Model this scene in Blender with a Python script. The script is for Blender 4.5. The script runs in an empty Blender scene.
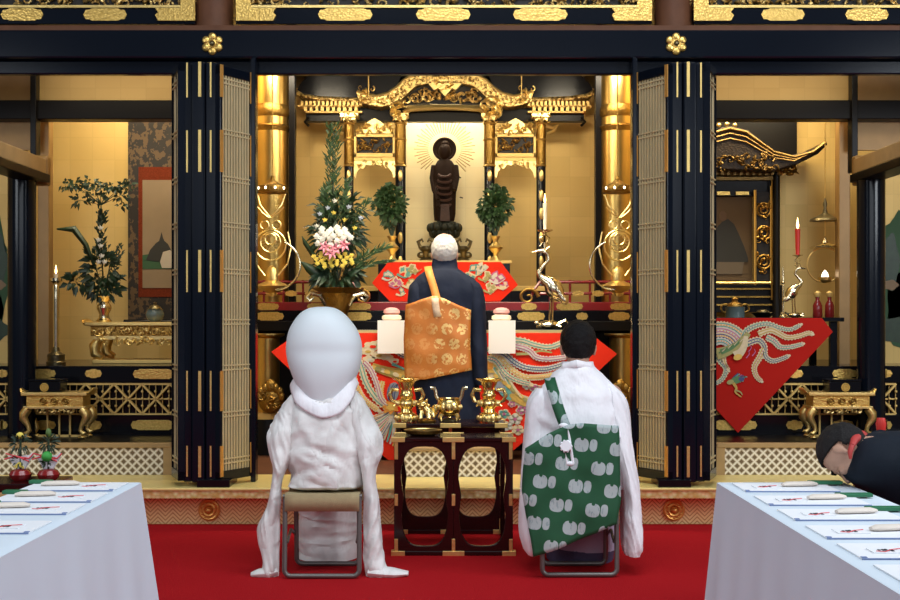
import bpy, bmesh, math, random
from mathutils import Vector, Matrix, noise
PI = math.pi
C = bpy.context.scene.collection
F = 1200.0; HZ = 320.0; CX = 450.0; EYE = 1.3
random.seed(7)

def W(px, py, Y):
    """measured point of the photograph at depth Y -> world"""
    return Vector(((px-CX)*Y/F, Y, EYE+(HZ-py)*Y/F))
def WX(px, Y): return (px-CX)*Y/F
def WZ(py, Y): return EYE+(HZ-py)*Y/F

# ------------------------------------------------------------------ materials
MATS = {}
class NT:
    def __init__(s, name):
        m = bpy.data.materials.new(name); m.use_nodes = True
        s.m = m; s.t = m.node_tree; s.n = s.t.nodes; s.l = s.t.links
        s.b = s.n['Principled BSDF']
        tc = s.n.new('ShaderNodeTexCoord'); s.obj = tc.outputs['Object']; s.gen = tc.outputs['Generated']
        MATS[name] = m
    def val(s, x, sock):
        if hasattr(x, 'is_linked') or isinstance(x, bpy.types.NodeSocket): s.l.new(x, sock)
        else: sock.default_value = x
    def math(s, op, a, b=0.0, c=None):
        n = s.n.new('ShaderNodeMath'); n.operation = op
        s.val(a, n.inputs[0]); s.val(b, n.inputs[1])
        if c is not None: s.val(c, n.inputs[2])
        return n.outputs[0]
    def sep(s, v):
        n = s.n.new('ShaderNodeSeparateXYZ'); s.l.new(v, n.inputs[0]); return n.outputs
    def comb(s, x, y, z=0.0):
        n = s.n.new('ShaderNodeCombineXYZ')
        for a, i in zip((x, y, z), n.inputs): s.val(a, i)
        return n.outputs[0]
    def noise(s, scale, detail=3, vec=None, rough=.5):
        n = s.n.new('ShaderNodeTexNoise'); n.inputs['Scale'].default_value = scale
        n.inputs['Detail'].default_value = detail; n.inputs['Roughness'].default_value = rough
        s.l.new(vec or s.obj, n.inputs['Vector']); return n.outputs['Fac']
    def vor(s, scale, vec=None, feat='F1'):
        n = s.n.new('ShaderNodeTexVoronoi'); n.inputs['Scale'].default_value = scale; n.feature = feat
        s.l.new(vec or s.obj, n.inputs['Vector']); return n
    def mix(s, f, a, b):
        n = s.n.new('ShaderNodeMix'); n.data_type = 'RGBA'
        s.val(f, n.inputs['Factor'])
        for x, i in ((a, n.inputs['A']), (b, n.inputs['B'])):
            if isinstance(x, tuple): i.default_value = (*x, 1)
            else: s.l.new(x, i)
        return n.outputs['Result']
    def ramp(s, f, lo, hi):
        n = s.n.new('ShaderNodeMapRange'); s.val(f, n.inputs[0])
        n.inputs[1].default_value = lo; n.inputs[2].default_value = hi; return n.outputs[0]
    def scale(s, v, k):
        n = s.n.new('ShaderNodeVectorMath'); n.operation = 'MULTIPLY'
        s.l.new(v, n.inputs[0]); n.inputs[1].default_value = k; return n.outputs[0]
    def bump(s, h, strength=.3, dist=.01):
        n = s.n.new('ShaderNodeBump'); n.inputs['Strength'].default_value = strength
        n.inputs['Distance'].default_value = dist; s.l.new(h, n.inputs['Height'])
        s.l.new(n.outputs[0], s.b.inputs['Normal'])
    def set(s, col=None, rough=None, metal=None, **k):
        if col is not None:
            if isinstance(col, tuple): s.b.inputs['Base Color'].default_value = (*col, 1)
            else: s.l.new(col, s.b.inputs['Base Color'])
        if rough is not None: s.val(rough, s.b.inputs['Roughness'])
        if metal is not None: s.val(metal, s.b.inputs['Metallic'])
        for a, b in k.items():
            key = a.replace('_', ' ')
            if isinstance(b, tuple) and len(b) == 3: b = (*b, 1)
            s.b.inputs[key].default_value = b
        return s.m

def simple(name, col, rough=.5, metal=0., var=.12, vs=8., bump=0., bs=40., **k):
    t = NT(name)
    f = t.noise(vs, 3)
    lo = tuple(c*(1-var) for c in col); hi = tuple(min(1, c*(1+var)) for c in col)
    t.set(t.mix(f, lo, hi), rough, metal, **k)
    if bump: t.bump(t.noise(bs, 3), bump, .01)
    return t.m

simple('gold', (.88, .62, .22), .36, .92, .15, 25, .15, 60)
simple('gold_bright', (.95, .70, .28), .32, .9, .1, 25, .1, 60)
t = NT('gold_carved'); f = t.noise(38, 3)
t.set(t.mix(t.ramp(f, .40, .56), (.16, .085, .02), (.88, .63, .24)), .36, .85); t.bump(t.noise(60, 3), .8, .01)  # dark noise patches paint shaded crevices of the carving into the colour
simple('gold_polish', (.92, .66, .24), .24, 1., .12, 25, .1, 50)
simple('gold_dim', (.20, .12, .035), .4, .8, .4, 40, .5, 80)
simple('gold_pillar', (.66, .43, .13), .3, 1., .25, 6, .1, 30)
simple('gold_dark', (.36, .21, .05), .35, 1., .3, 40, .6, 80)
simple('gold_flat', (.78, .54, .18), .5, .45, .12, 20)
simple('gold_tread', (.98, .74, .27), .36, .35, .12, 14)
simple('gold_orange', (.78, .40, .10), .42, .7, .1, 20)
simple('silver_gold', (.80, .70, .48), .22, 1., .1, 25)
simple('bronze', (.16, .13, .07), .35, .9, .3, 30, .3, 60)
simple('lacquer', (.004, .004, .006), .16, 0., .1, 6, **{'Specular_IOR_Level': .3})
simple('lacquer_navy', (.003, .005, .010), .17, 0., .1, 6, **{'Specular_IOR_Level': .28})
simple('lacquer_dull', (.006, .005, .005), .35, 0., .1, 6, **{'Specular_IOR_Level': .14})
simple('lacquer_maroon', (.018, .004, .004), .15, 0., .2, 6, **{'Specular_IOR_Level': .5})
simple('lacquer_red', (.20, .012, .014), .25, 0., .2, 6, **{'Coat_Weight': .3})
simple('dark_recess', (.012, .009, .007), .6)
t = NT('hair_thinning'); x, y, z = t.sep(t.obj)
f = t.math('MULTIPLY', t.ramp(z, 1.595, 1.64), t.math('SUBTRACT', 1., t.ramp(t.math('ABSOLUTE', t.math('ADD', x, .018)), .02, .075)))
t.set(t.mix(f, t.mix(t.noise(160), (.50, .47, .43), (.68, .65, .60)), (.58, .36, .27)), .55); t.bump(t.noise(220, 3, t.scale(t.obj, (1, 1, .2))), .5, .01)
simple('skin', (.50, .28, .19), .5, 0., .12, 14)
simple('hair_black', (.006, .005, .005), .5, 0., .3, 200, .8, 260, **{'Specular_IOR_Level': .2})
simple('hair_grey', (.016, .014, .014), .55, 0., .6, 150, .8, 260, **{'Specular_IOR_Level': .2})
simple('hair_white', (.74, .71, .66), .55, 0., .2, 160, .6, 260)
simple('white_cloth', (.66, .75, .84), .75, 0., .02, 6, .1, 12)
simple('white_paper', (.86, .80, .76), .7, 0., .02)
simple('paper_white', (.84, .86, .90), .6, 0., .02)
simple('hood_white', (.71, .775, .81), .6, 0., .02, 5)
simple('navy_cloth', (.012, .017, .034), .75, 0., .25, 10, .2, 30, **{'Specular_IOR_Level': .15})
simple('suit_black', (.010, .014, .022), .8, 0., .25, 10, .25, 25, **{'Specular_IOR_Level': .15})
simple('purple_cloth', (.060, .045, .10), .7, 0., .5, 30)
simple('mauve_cloth', (.42, .38, .50), .75, 0., .1, 12)
simple('beige_canvas', (.38, .30, .16), .85, 0., .1, 40, .3, 250)
simple('grey_metal', (.16, .15, .14), .4, .6)
simple('leaf_green', (.030, .075, .022), .5, 0., .5, 20)
simple('leaf_dark', (.014, .038, .016), .45, 0., .5, 20)
simple('leaf_light', (.08, .15, .03), .5, 0., .4, 20)
simple('petal_white', (.80, .80, .74), .6)
simple('petal_yellow', (.78, .62, .10), .6)
simple('petal_pink', (.72, .26, .33), .6)
simple('petal_blue', (.42, .48, .62), .6)
simple('red_wax', (.60, .03, .02), .4, 0., .1)
simple('rice_pink', (.78, .36, .34), .6, 0., .05)
simple('rice_cream', (.78, .68, .52), .6, 0., .05)
simple('red_pot', (.22, .012, .012), .2, 0., .2)
simple('green_paper', (.02, .16, .07), .5)
simple('green_ball', (.04, .34, .05), .6)
simple('cream_paper', (.74, .66, .58), .6)
simple('ink', (.03, .03, .04), .6)
simple('red_cord', (.70, .05, .07), .5)
simple('collar_red', (.42, .035, .03), .6)
simple('blue_edge', (.20, .27, .48), .6)
simple('wood_brown', (.115, .046, .022), .5, 0., .3, 12, .1, 30, **{'Specular_IOR_Level': .2})
simple('wood_tan', (.42, .27, .12), .5, 0., .2, 10, **{'Specular_IOR_Level': .15})
simple('wood_gold', (.30, .17, .055), .42, .25, .2, 10)
simple('statue_wood', (.017, .0075, .004), .6, 0., .4, 20, .3, 60, **{'Specular_IOR_Level': .12})
simple('statue_red', (.040, .013, .006), .6, 0., .4, 20, .3, 60)
simple('statue_green', (.018, .022, .014), .5, .3, .4, 20, .4, 60)
simple('porcelain', (.10, .14, .14), .25, 0., .2)
simple('scroll_grey', (.24, .175, .11), .8, 0., .12, 6)
simple('scroll_red', (.15, .028, .012), .9, 0., .4, 90, **{'Specular_IOR_Level': .1})
simple('robe_green_paint', (.03, .09, .04), .7)
simple('robe_white_paint', (.45, .40, .33), .7)
simple('robe_black_paint', (.022, .022, .02), .7)
simple('plaster', (.35, .30, .22), .8)
simple('orange_cloth', (.74, .27, .05), .55, .1, .2, 30)
simple('strap_pale', (.80, .56, .36), .6, 0., .3, 60)
simple('navy_eye', (.01, .01, .012), .2)
simple('lip', (.36, .13, .11), .5)
for n_, c_ in (('em_cream', (.70, .57, .36)), ('em_teal', (.12, .34, .29)), ('em_navy', (.06, .07, .20)), ('em_pink', (.50, .13, .27)),
               ('em_yellow', (.75, .48, .10)), ('em_gold', (.55, .34, .07)), ('em_orange', (.75, .30, .04)), ('em_white', (.64, .60, .52)),
               ('em_grey', (.25, .28, .33)), ('em_green', (.10, .22, .08)), ('em_olive', (.38, .34, .12))):
    simple(n_, c_, .65, 0., .15, 60, .3, 200)

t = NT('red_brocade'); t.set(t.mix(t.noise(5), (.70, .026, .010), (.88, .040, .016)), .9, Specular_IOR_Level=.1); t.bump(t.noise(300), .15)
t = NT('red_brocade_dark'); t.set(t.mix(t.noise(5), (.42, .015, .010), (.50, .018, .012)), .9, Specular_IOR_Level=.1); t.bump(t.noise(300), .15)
t = NT('carpet'); f = t.noise(1.2, 4); g = t.noise(160, 2)
t.set(t.mix(g, t.mix(f, (.30, .006, .010), (.37, .009, .013)), t.mix(f, (.40, .010, .014), (.50, .014, .019))), .95, Specular_IOR_Level=.05); t.bump(g, .5, .01)

# gold leaf on walls: squares of leaf with faint seams
def goldleaf(name, a, b, metal=.55, rough=.42, sq=.19, axes='xz'):
    t = NT(name); x, y, z = t.sep(t.obj)
    u = x if axes[0] == 'x' else y
    v = z
    fu = t.math('FRACT', t.math('DIVIDE', u, sq)); fv = t.math('FRACT', t.math('DIVIDE', v, sq))
    e = t.math('MAXIMUM', t.math('ABSOLUTE', t.math('SUBTRACT', fu, .5)), t.math('ABSOLUTE', t.math('SUBTRACT', fv, .5)))
    seam = t.ramp(e, .47, .5)
    cell = t.comb(t.math('FLOOR', t.math('DIVIDE', u, sq)), t.math('FLOOR', t.math('DIVIDE', v, sq)), 0.)
    wn = t.n.new('ShaderNodeTexWhiteNoise'); wn.noise_dimensions = '3D'; t.l.new(cell, wn.inputs['Vector'])
    f = t.math('ADD', t.math('MULTIPLY', t.noise(2.5, 4), .7), t.math('MULTIPLY', wn.outputs['Value'], .35))
    col = t.mix(f, a, b)
    col = t.mix(t.math('MULTIPLY', seam, .16), col, tuple(c*.6 for c in a))
    t.set(col, rough, metal); t.bump(t.noise(12, 4), .08)
goldleaf('goldleaf', (.55, .37, .115), (.71, .50, .185), .4, .5)
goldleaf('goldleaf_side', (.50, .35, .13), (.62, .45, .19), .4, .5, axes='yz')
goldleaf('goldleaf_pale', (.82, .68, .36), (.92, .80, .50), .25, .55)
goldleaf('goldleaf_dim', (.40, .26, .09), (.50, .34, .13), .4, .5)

# diamond lattice board (cream lines, brown lozenges)
t = NT('diamond_board'); x, y, z = t.sep(t.obj); k = 1.38/.058
a = t.math('MULTIPLY', t.math('ADD', x, z), k*.72); b = t.math('MULTIPLY', t.math('SUBTRACT', x, z), k*.72)
fa = t.math('ABSOLUTE', t.math('SUBTRACT', t.math('FRACT', a), .5)); fb = t.math('ABSOLUTE', t.math('SUBTRACT', t.math('FRACT', b), .5))
m = t.math('MAXIMUM', fa, fb)
line = t.math('GREATER_THAN', m, .39); loz = t.math('LESS_THAN', m, .27)
col = t.mix(line, t.mix(loz, (.50, .40, .26), (.15, .10, .05)), (.80, .73, .60))
t.set(col, .5, .1); t.bump(m, .4, .006)

# herringbone gilded riser
t = NT('gold_herringbone'); x, y, z = t.sep(t.obj); p = .095
ux = t.math('DIVIDE', x, p); fu = t.math('FRACT', ux)
tri = t.math('ABSOLUTE', t.math('SUBTRACT', t.math('MULTIPLY', fu, 2.), 1.))
s1 = t.math('FRACT', t.math('DIVIDE', t.math('ADD', z, t.math('MULTIPLY', tri, p*.5)), .026))
ln = t.math('ABSOLUTE', t.math('SUBTRACT', s1, .5))
dark = t.ramp(ln, .30, .42)
nz = t.noise(7, 3)
col = t.mix(dark, t.mix(nz, (.92, .58, .24), (1., .82, .42)), (.56, .25, .08))
t.set(col, .36, .3); t.bump(ln, -.6, .008)
# engraved gilt band
t = NT('gold_engraved'); v = t.vor(34, t.scale(t.obj, (1, 1, 1))); f = t.noise(30, 3)
t.set(t.mix(t.math('MULTIPLY', v.outputs['Distance'], 1.2), (1., .86, .46), (.70, .46, .14)), .3, .5); t.bump(v.outputs['Distance'], .5, .006)

# engraved plate
t = NT('gold_plate'); v = t.vor(70); t.set(t.mix(v.outputs['Distance'], (.86, .58, .17), (.62, .38, .09)), .34, .85); t.bump(v.outputs['Distance'], .4, .004)

# dark scroll brocade with tan waves
t = NT('scroll_brocade'); f = t.noise(26, 4, t.scale(t.obj, (1, 1, .8))); t.set(t.mix(t.math('GREATER_THAN', f, .53), (.016, .012, .011), (.10, .060, .028)), .7)

# white wedding brocade
t = NT('wedding_brocade'); f = t.noise(9, 4); v = t.vor(14)
t.set(t.mix(t.ramp(f, .35, .65), (.67, .655, .635), (.81, .80, .785)), t.math('ADD', .38, t.math('MULTIPLY', v.outputs['Distance'], .3)), 0., Sheen_Weight=.2)
n2 = t.n.new('ShaderNodeTexNoise'); n2.inputs['Scale'].default_value = 5.5; n2.inputs['Detail'].default_value = 2.5; n2.inputs['Distortion'].default_value = .7; t.l.new(t.scale(t.obj, (1, 1, .6)), n2.inputs['Vector'])
rg_ = t.math('ABSOLUTE', t.math('SUBTRACT', n2.outputs['Fac'], .5))
t.bump(t.math('ADD', t.math('MULTIPLY', rg_, 1.3), t.math('MULTIPLY', t.noise(26, 2), .06)), .5, .06)
# white under robe
t = NT('white_robe'); f = t.noise(5, 4); t.set(t.mix(f, (.80, .79, .83), (.90, .89, .92)), .7); t.bump(t.noise(7, 4, t.scale(t.obj, (1, 1, .45))), .6, .05)

# green stole with pale pairs of gourds
t = NT('green_gourd_cloth'); x, y, z = t.sep(t.obj)
c_, s_ = math.cos(.14), math.sin(.14)
u = t.math('SUBTRACT', t.math('MULTIPLY', x, c_), t.math('MULTIPLY', z, s_)); v = t.math('ADD', t.math('MULTIPLY', x, s_), t.math('MULTIPLY', z, c_))
ph, pw = .104, .178
row = t.math('FLOOR', t.math('DIVIDE', v, ph)); fv = t.math('SUBTRACT', t.math('FRACT', t.math('DIVIDE', v, ph)), .5)
off = t.math('MULTIPLY', t.math('FRACT', t.math('MULTIPLY', row, .5)), .9)
uu = t.math('ADD', t.math('DIVIDE', u, pw), off); fu = t.math('SUBTRACT', t.math('FRACT', uu), .5)
wob = t.math('MULTIPLY', t.math('SUBTRACT', t.noise(22, 2), .5), .28)
def ell(cx, cy, rx, ry):
    a = t.math('POWER', t.math('ABSOLUTE', t.math('DIVIDE', t.math('SUBTRACT', fu, cx), rx)), 2.6)
    b = t.math('POWER', t.math('ABSOLUTE', t.math('DIVIDE', t.math('SUBTRACT', fv, cy), ry)), 2.6)
    return t.math('ADD', t.math('ADD', a, b), wob)
e1 = ell(-.09, -.02, .20, .33); e2 = ell(.235, .03, .105, .29)
notch = t.math('LESS_THAN', ell(-.09, .30, .05, .10), 1.)
gap = t.math('GREATER_THAN', ell(-.09, -.02, .225, .38), 1.)
blob = t.math('MAXIMUM', t.math('MULTIPLY', t.math('LESS_THAN', e1, 1.), t.math('SUBTRACT', 1., notch)), t.math('MULTIPLY', t.math('LESS_THAN', e2, 1.), gap))
vein = t.math('GREATER_THAN', t.noise(55, 2, t.scale(t.obj, (1.6, 1, .6))), .6)
pale = t.mix(vein, (.40, .47, .47), (.27, .35, .36))
t.set(t.mix(blob, t.mix(t.noise(14), (.004, .064, .024), (.009, .098, .036)), pale), .7)

# orange stole with gold roundels
t = NT('orange_roundel_cloth'); x, y, z = t.sep(t.obj)
pw = .104
row = t.math('FLOOR', t.math('DIVIDE', z, pw)); fv = t.math('SUBTRACT', t.math('FRACT', t.math('DIVIDE', z, pw)), .5)
fu = t.math('SUBTRACT', t.math('FRACT', t.math('ADD', t.math('DIVIDE', x, pw), t.math('MULTIPLY', t.math('FRACT', t.math('MULTIPLY', row, .5)), 1.))), .5)
r = t.math('SQRT', t.math('ADD', t.math('MULTIPLY', fu, fu), t.math('MULTIPLY', fv, fv)))
disc = t.math('MULTIPLY', t.math('MULTIPLY', t.math('LESS_THAN', r, .38), t.math('GREATER_THAN', t.noise(48, 2), .47)), t.math('ADD', .22, t.math('MULTIPLY', t.ramp(x, -.12, -.06), .78)))
t.set(t.mix(disc, t.mix(t.noise(9), (.50, .145, .018), (.70, .235, .036)), (.86, .56, .20)), .48, t.math('MULTIPLY', disc, .5)); t.bump(t.noise(9, 4), .3, .02)

# flame
t = NT('flame'); t.set((1., .75, .35), .5); t.b.inputs['Emission Color'].default_value = (1., .62, .25, 1); t.b.inputs['Emission Strength'].default_value = 9.
t = NT('lamp_bulb'); t.set((1., .9, .7), .5); t.b.inputs['Emission Color'].default_value = (1., .85, .6, 1); t.b.inputs['Emission Strength'].default_value = 6.

def M(n): return MATS[n]

# ------------------------------------------------------------------ mesh builder
class MB:
    def __init__(s): s.v = []; s.f = []; s.mi = []; s.m = 0
    def add(s, vs, fs, m=None):
        b = len(s.v); s.v += [Vector(p) for p in vs]
        for f in fs: s.f.append(tuple(b+i for i in f)); s.mi.append(s.m if m is None else m)
        return s
    def bx(s, x0, x1, y0, y1, z0, z1, m=None):
        vs = [(x, y, z) for z in (z0, z1) for y in (y0, y1) for x in (x0, x1)]
        return s.add(vs, [(0, 2, 3, 1), (4, 5, 7, 6), (0, 1, 5, 4), (2, 6, 7, 3), (0, 4, 6, 2), (1, 3, 7, 5)], m)
    def pbx(s, px0, px1, py0, py1, Y0, Y1, m=None):
        """box whose front face (depth Y0) covers the measured rectangle"""
        a = W(px0, py1, Y0); b = W(px1, py0, Y0)
        return s.bx(a.x, b.x, Y0, Y1, a.z, b.z, m)
    def obox(s, c, sz, mat3, m=None):
        c = Vector(c); n0 = len(s.v); s.bx(-sz[0]/2, sz[0]/2, -sz[1]/2, sz[1]/2, -sz[2]/2, sz[2]/2, m)
        for i in range(n0, len(s.v)): s.v[i] = c + mat3 @ s.v[i]
        return s
    def tube(s, pts, rad, n=10, cap=True, m=None, flat=1.0):
        pts = [Vector(p) for p in pts]; k = len(pts)
        if not hasattr(rad, '__len__'): rad = [rad]*k
        tan = []
        for i in range(k):
            d = pts[min(i+1, k-1)]-pts[max(i-1, 0)]
            tan.append(d.normalized() if d.length > 1e-9 else Vector((0, 0, 1)))
        up = Vector((0, 1, 0)) if abs(tan[0].y) < .9 else Vector((1, 0, 0))
        nrm = (up - tan[0]*up.dot(tan[0])).normalized()
        rings = []
        for i in range(k):
            nrm = (nrm - tan[i]*nrm.dot(tan[i]))
            nrm = nrm.normalized() if nrm.length > 1e-6 else tan[i].orthogonal().normalized()
            bn = tan[i].cross(nrm)
            rings.append([pts[i]+nrm*math.cos(2*PI*j/n)*rad[i]*flat+bn*math.sin(2*PI*j/n)*rad[i] for j in range(n)])
        return s.loft(rings, cap, m)
    def loft(s, rings, cap=True, m=None, closed=True):
        n = len(rings[0]); b = len(s.v)
        for r in rings: s.v += [Vector(p) for p in r]
        mm = s.m if m is None else m
        for i in range(len(rings)-1):
            for j in range(n if closed else n-1):
                j2 = (j+1) % n
                s.f.append((b+i*n+j, b+i*n+j2, b+(i+1)*n+j2, b+(i+1)*n+j)); s.mi.append(mm)
        if cap and closed:
            s.f.append(tuple(b+j for j in reversed(range(n)))); s.mi.append(mm)
            s.f.append(tuple(b+(len(rings)-1)*n+j for j in range(n))); s.mi.append(mm)
        return s
    def lathe(s, prof, c=(0, 0, 0), n=24, m=None, sy=1.):
        c = Vector(c)
        return s.loft([[c+Vector((r*math.cos(2*PI*j/n), r*sy*math.sin(2*PI*j/n), z)) for j in range(n)] for r, z in prof], True, m)
    def cyl(s, p0, p1, r0, r1=None, n=16, m=None):
        return s.tube([p0, p1], [r0, r0 if r1 is None else r1], n, True, m)
    def ell(s, c, r, n=16, k=10, m=None, mat3=None):
        c = Vector(c)
        if not hasattr(r, '__len__'): r = (r, r, r)
        R = mat3 or Matrix.Identity(3); rings = []
        for i in range(k+1):
            a = -PI/2+PI*min(max(i, .02), k-.02)/k
            rings.append([c+R @ Vector((r[0]*math.cos(a)*math.cos(2*PI*j/n), r[1]*math.cos(a)*math.sin(2*PI*j/n), r[2]*math.sin(a))) for j in range(n)])
        return s.loft(rings, True, m)
    def prism(s, poly, y0, y1, m=None):
        """poly in (x,z), extruded along y"""
        n = len(poly); vs = [(x, y0, z) for x, z in poly]+[(x, y1, z) for x, z in poly]
        fs = [tuple(range(n)), tuple(reversed(range(n, 2*n)))]+[(i, n+i, n+(i+1) % n, (i+1) % n) for i in range(n)]
        return s.add(vs, fs, m)
    def pprism(s, pts, Y0, Y1, m=None):
        return s.prism([(WX(a, Y0), WZ(b, Y0)) for a, b in pts], Y0, Y1, m)
    def torus(s, c, R, r, axis='y', n=28, k=8, a0=0, a1=2*PI, m=None):
        c = Vector(c); pts = []
        full = abs(a1-a0-2*PI) < 1e-6
        for i in range(n+(0 if full else 1)):
            a = a0+(a1-a0)*i/n; p = (math.cos(a)*R, math.sin(a)*R)
            pts.append(c+(Vector((p[0], 0, p[1])) if axis == 'y' else Vector((p[0], p[1], 0)) if axis == 'z' else Vector((0, p[0], p[1]))))
        if full: pts += [pts[0], pts[1]]
        return s.tube(pts, r, k, not full, m)
    def grid(s, fn, nu, nv, m=None):
        vs = [fn(i/nu, j/nv) for j in range(nv+1) for i in range(nu+1)]; w = nu+1
        return s.add(vs, [(j*w+i, j*w+i+1, (j+1)*w+i+1, (j+1)*w+i) for j in range(nv) for i in range(nu)], m)
    def framepanel(s, x0, x1, z0, z1, inner, y0, y1, m=None):
        """rectangular board with one hole; inner = closed list of (x,z), starts at the +x side going anticlockwise"""
        n = len(inner); cx = sum(p[0] for p in inner)/n; cz = sum(p[1] for p in inner)/n
        out = []
        for x, z in inner:
            dx, dz = x-cx, z-cz
            t_ = min(((x1-cx)/dx if dx > 0 else (x0-cx)/dx) if abs(dx) > 1e-9 else 1e9, ((z1-cz)/dz if dz > 0 else (z0-cz)/dz) if abs(dz) > 1e-9 else 1e9)
            out.append([cx+dx*t_, cz+dz*t_])
        for (X, Z) in ((x0, z0), (x1, z0), (x0, z1), (x1, z1)):
            i = min(range(n), key=lambda q: (out[q][0]-X)**2+(out[q][1]-Z)**2); out[i] = [X, Z]
        vs = [(x, y0, z) for x, z in out]+[(x, y0, z) for x, z in inner]+[(x, y1, z) for x, z in out]+[(x, y1, z) for x, z in inner]
        fs = []
        for i in range(n):
            j = (i+1) % n
            fs += [(i, j, n+j, n+i), (2*n+i, 3*n+i, 3*n+j, 2*n+j), (i, 2*n+i, 2*n+j, j), (n+i, n+j, 3*n+j, 3*n+i)]
        return s.add(vs, fs, m)
    def wrinkle(s, amp, sc=(8, 8, 8), seed=0, i0=0):
        for i in range(i0, len(s.v)):
            p = s.v[i]; q = Vector((p.x*sc[0]+seed, p.y*sc[1], p.z*sc[2]))
            s.v[i] = p+Vector((noise.noise(q), noise.noise(q+Vector((31, 7, 3))), .4*noise.noise(q+Vector((5, 91, 17)))))*amp
        return s
    def build(s, name, mats, parent=None, smooth=True, bevel=0., subsurf=0, solid=0., world=True):
        me = bpy.data.meshes.new(name)
        off = Vector((0, 0, 0)); p = parent
        while p is not None and world: off += p.location; p = p.parent
        me.from_pydata([v-off for v in s.v], [], s.f)
        if not isinstance(mats, (list, tuple)): mats = [mats]
        for m in mats: me.materials.append(M(m) if isinstance(m, str) else m)
        for p_, i in zip(me.polygons, s.mi): p_.material_index = min(i, len(mats)-1); p_.use_smooth = smooth
        bm = bmesh.new(); bm.from_mesh(me); bmesh.ops.recalc_face_normals(bm, faces=bm.faces); bm.to_mesh(me); bm.free()
        if smooth:
            try: me.set_sharp_from_angle(angle=math.radians(38))
            except Exception: pass
        o = bpy.data.objects.new(name, me); C.objects.link(o)
        if parent is not None: o.parent = parent
        if solid:
            d = o.modifiers.new('solid', 'SOLIDIFY'); d.thickness = solid; d.offset = 0
        if bevel:
            d = o.modifiers.new('bevel', 'BEVEL'); d.width = bevel; d.segments = 2; d.limit_method = 'ANGLE'; d.angle_limit = math.radians(40)
        if subsurf:
            d = o.modifiers.new('sub', 'SUBSURF'); d.levels = subsurf; d.render_levels = subsurf
        return o

def tag(o, label, cat, group=None, kind=None):
    o['label'] = label; o['category'] = cat
    if group: o['group'] = group
    if kind: o['kind'] = kind
    return o
def thing(name, label, cat, loc=(0, 0, 0), group=None):
    o = bpy.data.objects.new(name, None); C.objects.link(o); o.location = loc; o.empty_display_size = .05
    return tag(o, label, cat, group)
def struct(o, label=None):
    o['kind'] = 'structure'
    if label: o['label'] = label
    return o
def sroot(name, label=None, loc=(0, 0, 0)):
    o = bpy.data.objects.new(name, None); C.objects.link(o); o.location = loc; o.empty_display_size = .05
    return struct(o, label)
def dup(root, loc, label=None, rotz=None, mirror=False, name=None):
    def cp(o, par):
        c = o.copy(); C.objects.link(c)
        if par is not None: c.parent = par
        for ch in [k for k in bpy.data.objects if k.parent == o]: cp(ch, c)
        return c
    r = cp(root, None); r.location = loc
    if rotz is not None: r.rotation_euler.z = rotz
    if mirror: r.scale = (-1, 1, 1)
    if label: r['label'] = label
    return r

def lobed(cx, cz, hw, hh):
    """outline of a gilt fitting with cusped ends"""
    pts = []
    e = hh*1.1
    for sx in (1, -1):
        q = [(hw-e*1.3, -hh), (hw-e*.9, -hh*.78), (hw-e*.35, -hh*.75), (hw, 0), (hw-e*.35, hh*.75), (hw-e*.9, hh*.78), (hw-e*1.3, hh)]
        if sx < 0: q = [(-a, b) for a, b in reversed(q)]
        pts += q
    return [(cx+a, cz+b) for a, b in pts]
def plate(mb, px0, px1, py0, py1, Y, th=.006, m=None):
    a = W(px0, py1, Y); b = W(px1, py0, Y)
    mb.prism(lobed((a.x+b.x)/2, (a.z+b.z)/2, (b.x-a.x)/2, (b.z-a.z)/2), Y-th, Y, m)
def curls(mb, x0, x1, z0, z1, y, n, r0, r1, seed=0, depth=.02, m=None):
    """carved relief: scrolls and buds filling a rectangle"""
    rn = random.Random(seed)
    for i in range(n):
        x = rn.uniform(x0, x1); z = rn.uniform(z0, z1); r = rn.uniform(r0, r1); a0 = rn.uniform(0, 6.28); d = rn.choice((-1, 1))
        if rn.random() < .55:
            pts = []
            for k in range(9):
                a = a0+d*k*.62; q = r*(1-k*.09)
                pts.append((x+q*math.cos(a), y-depth*rn.uniform(.2, 1)*0.6-depth*.3, z+q*math.sin(a)))
            mb.tube(pts, [r*.26*(1-k*.07) for k in range(9)], 6, True, m)
        else:
            c_, s_ = math.cos(a0), math.sin(a0)
            mb.ell((x, y-depth*.4, z), (r*.9, depth*.7, r*.42), 8, 6, m, Matrix(((c_, 0, -s_), (0, 1, 0), (s_, 0, c_))))
# ================================================================== SETTING
AX = 888.0            # mirror axis of the hall: x -> 888 - x on the photograph
def mir(x, s): return x if s < 0 else AX-x

struct(MB().bx(-5, 5, -1.5, 11.6, -.12, 0).build('floor', 'wood_brown', smooth=False))
cp = MB().grid(lambda u, v: (-4.6+9.2*u, -1.2+8.8*v, .008), 8, 8)
o = cp.build('carpet', 'carpet', smooth=False); tag(o, 'plain red carpet covering the hall floor below the gilded step', 'carpet')
struct(MB().bx(-4.8, 4.8, 7.66, 11.6, .0, .25).build('floor.001', 'wood_brown', smooth=False), 'dark raised sanctum floor')

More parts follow.
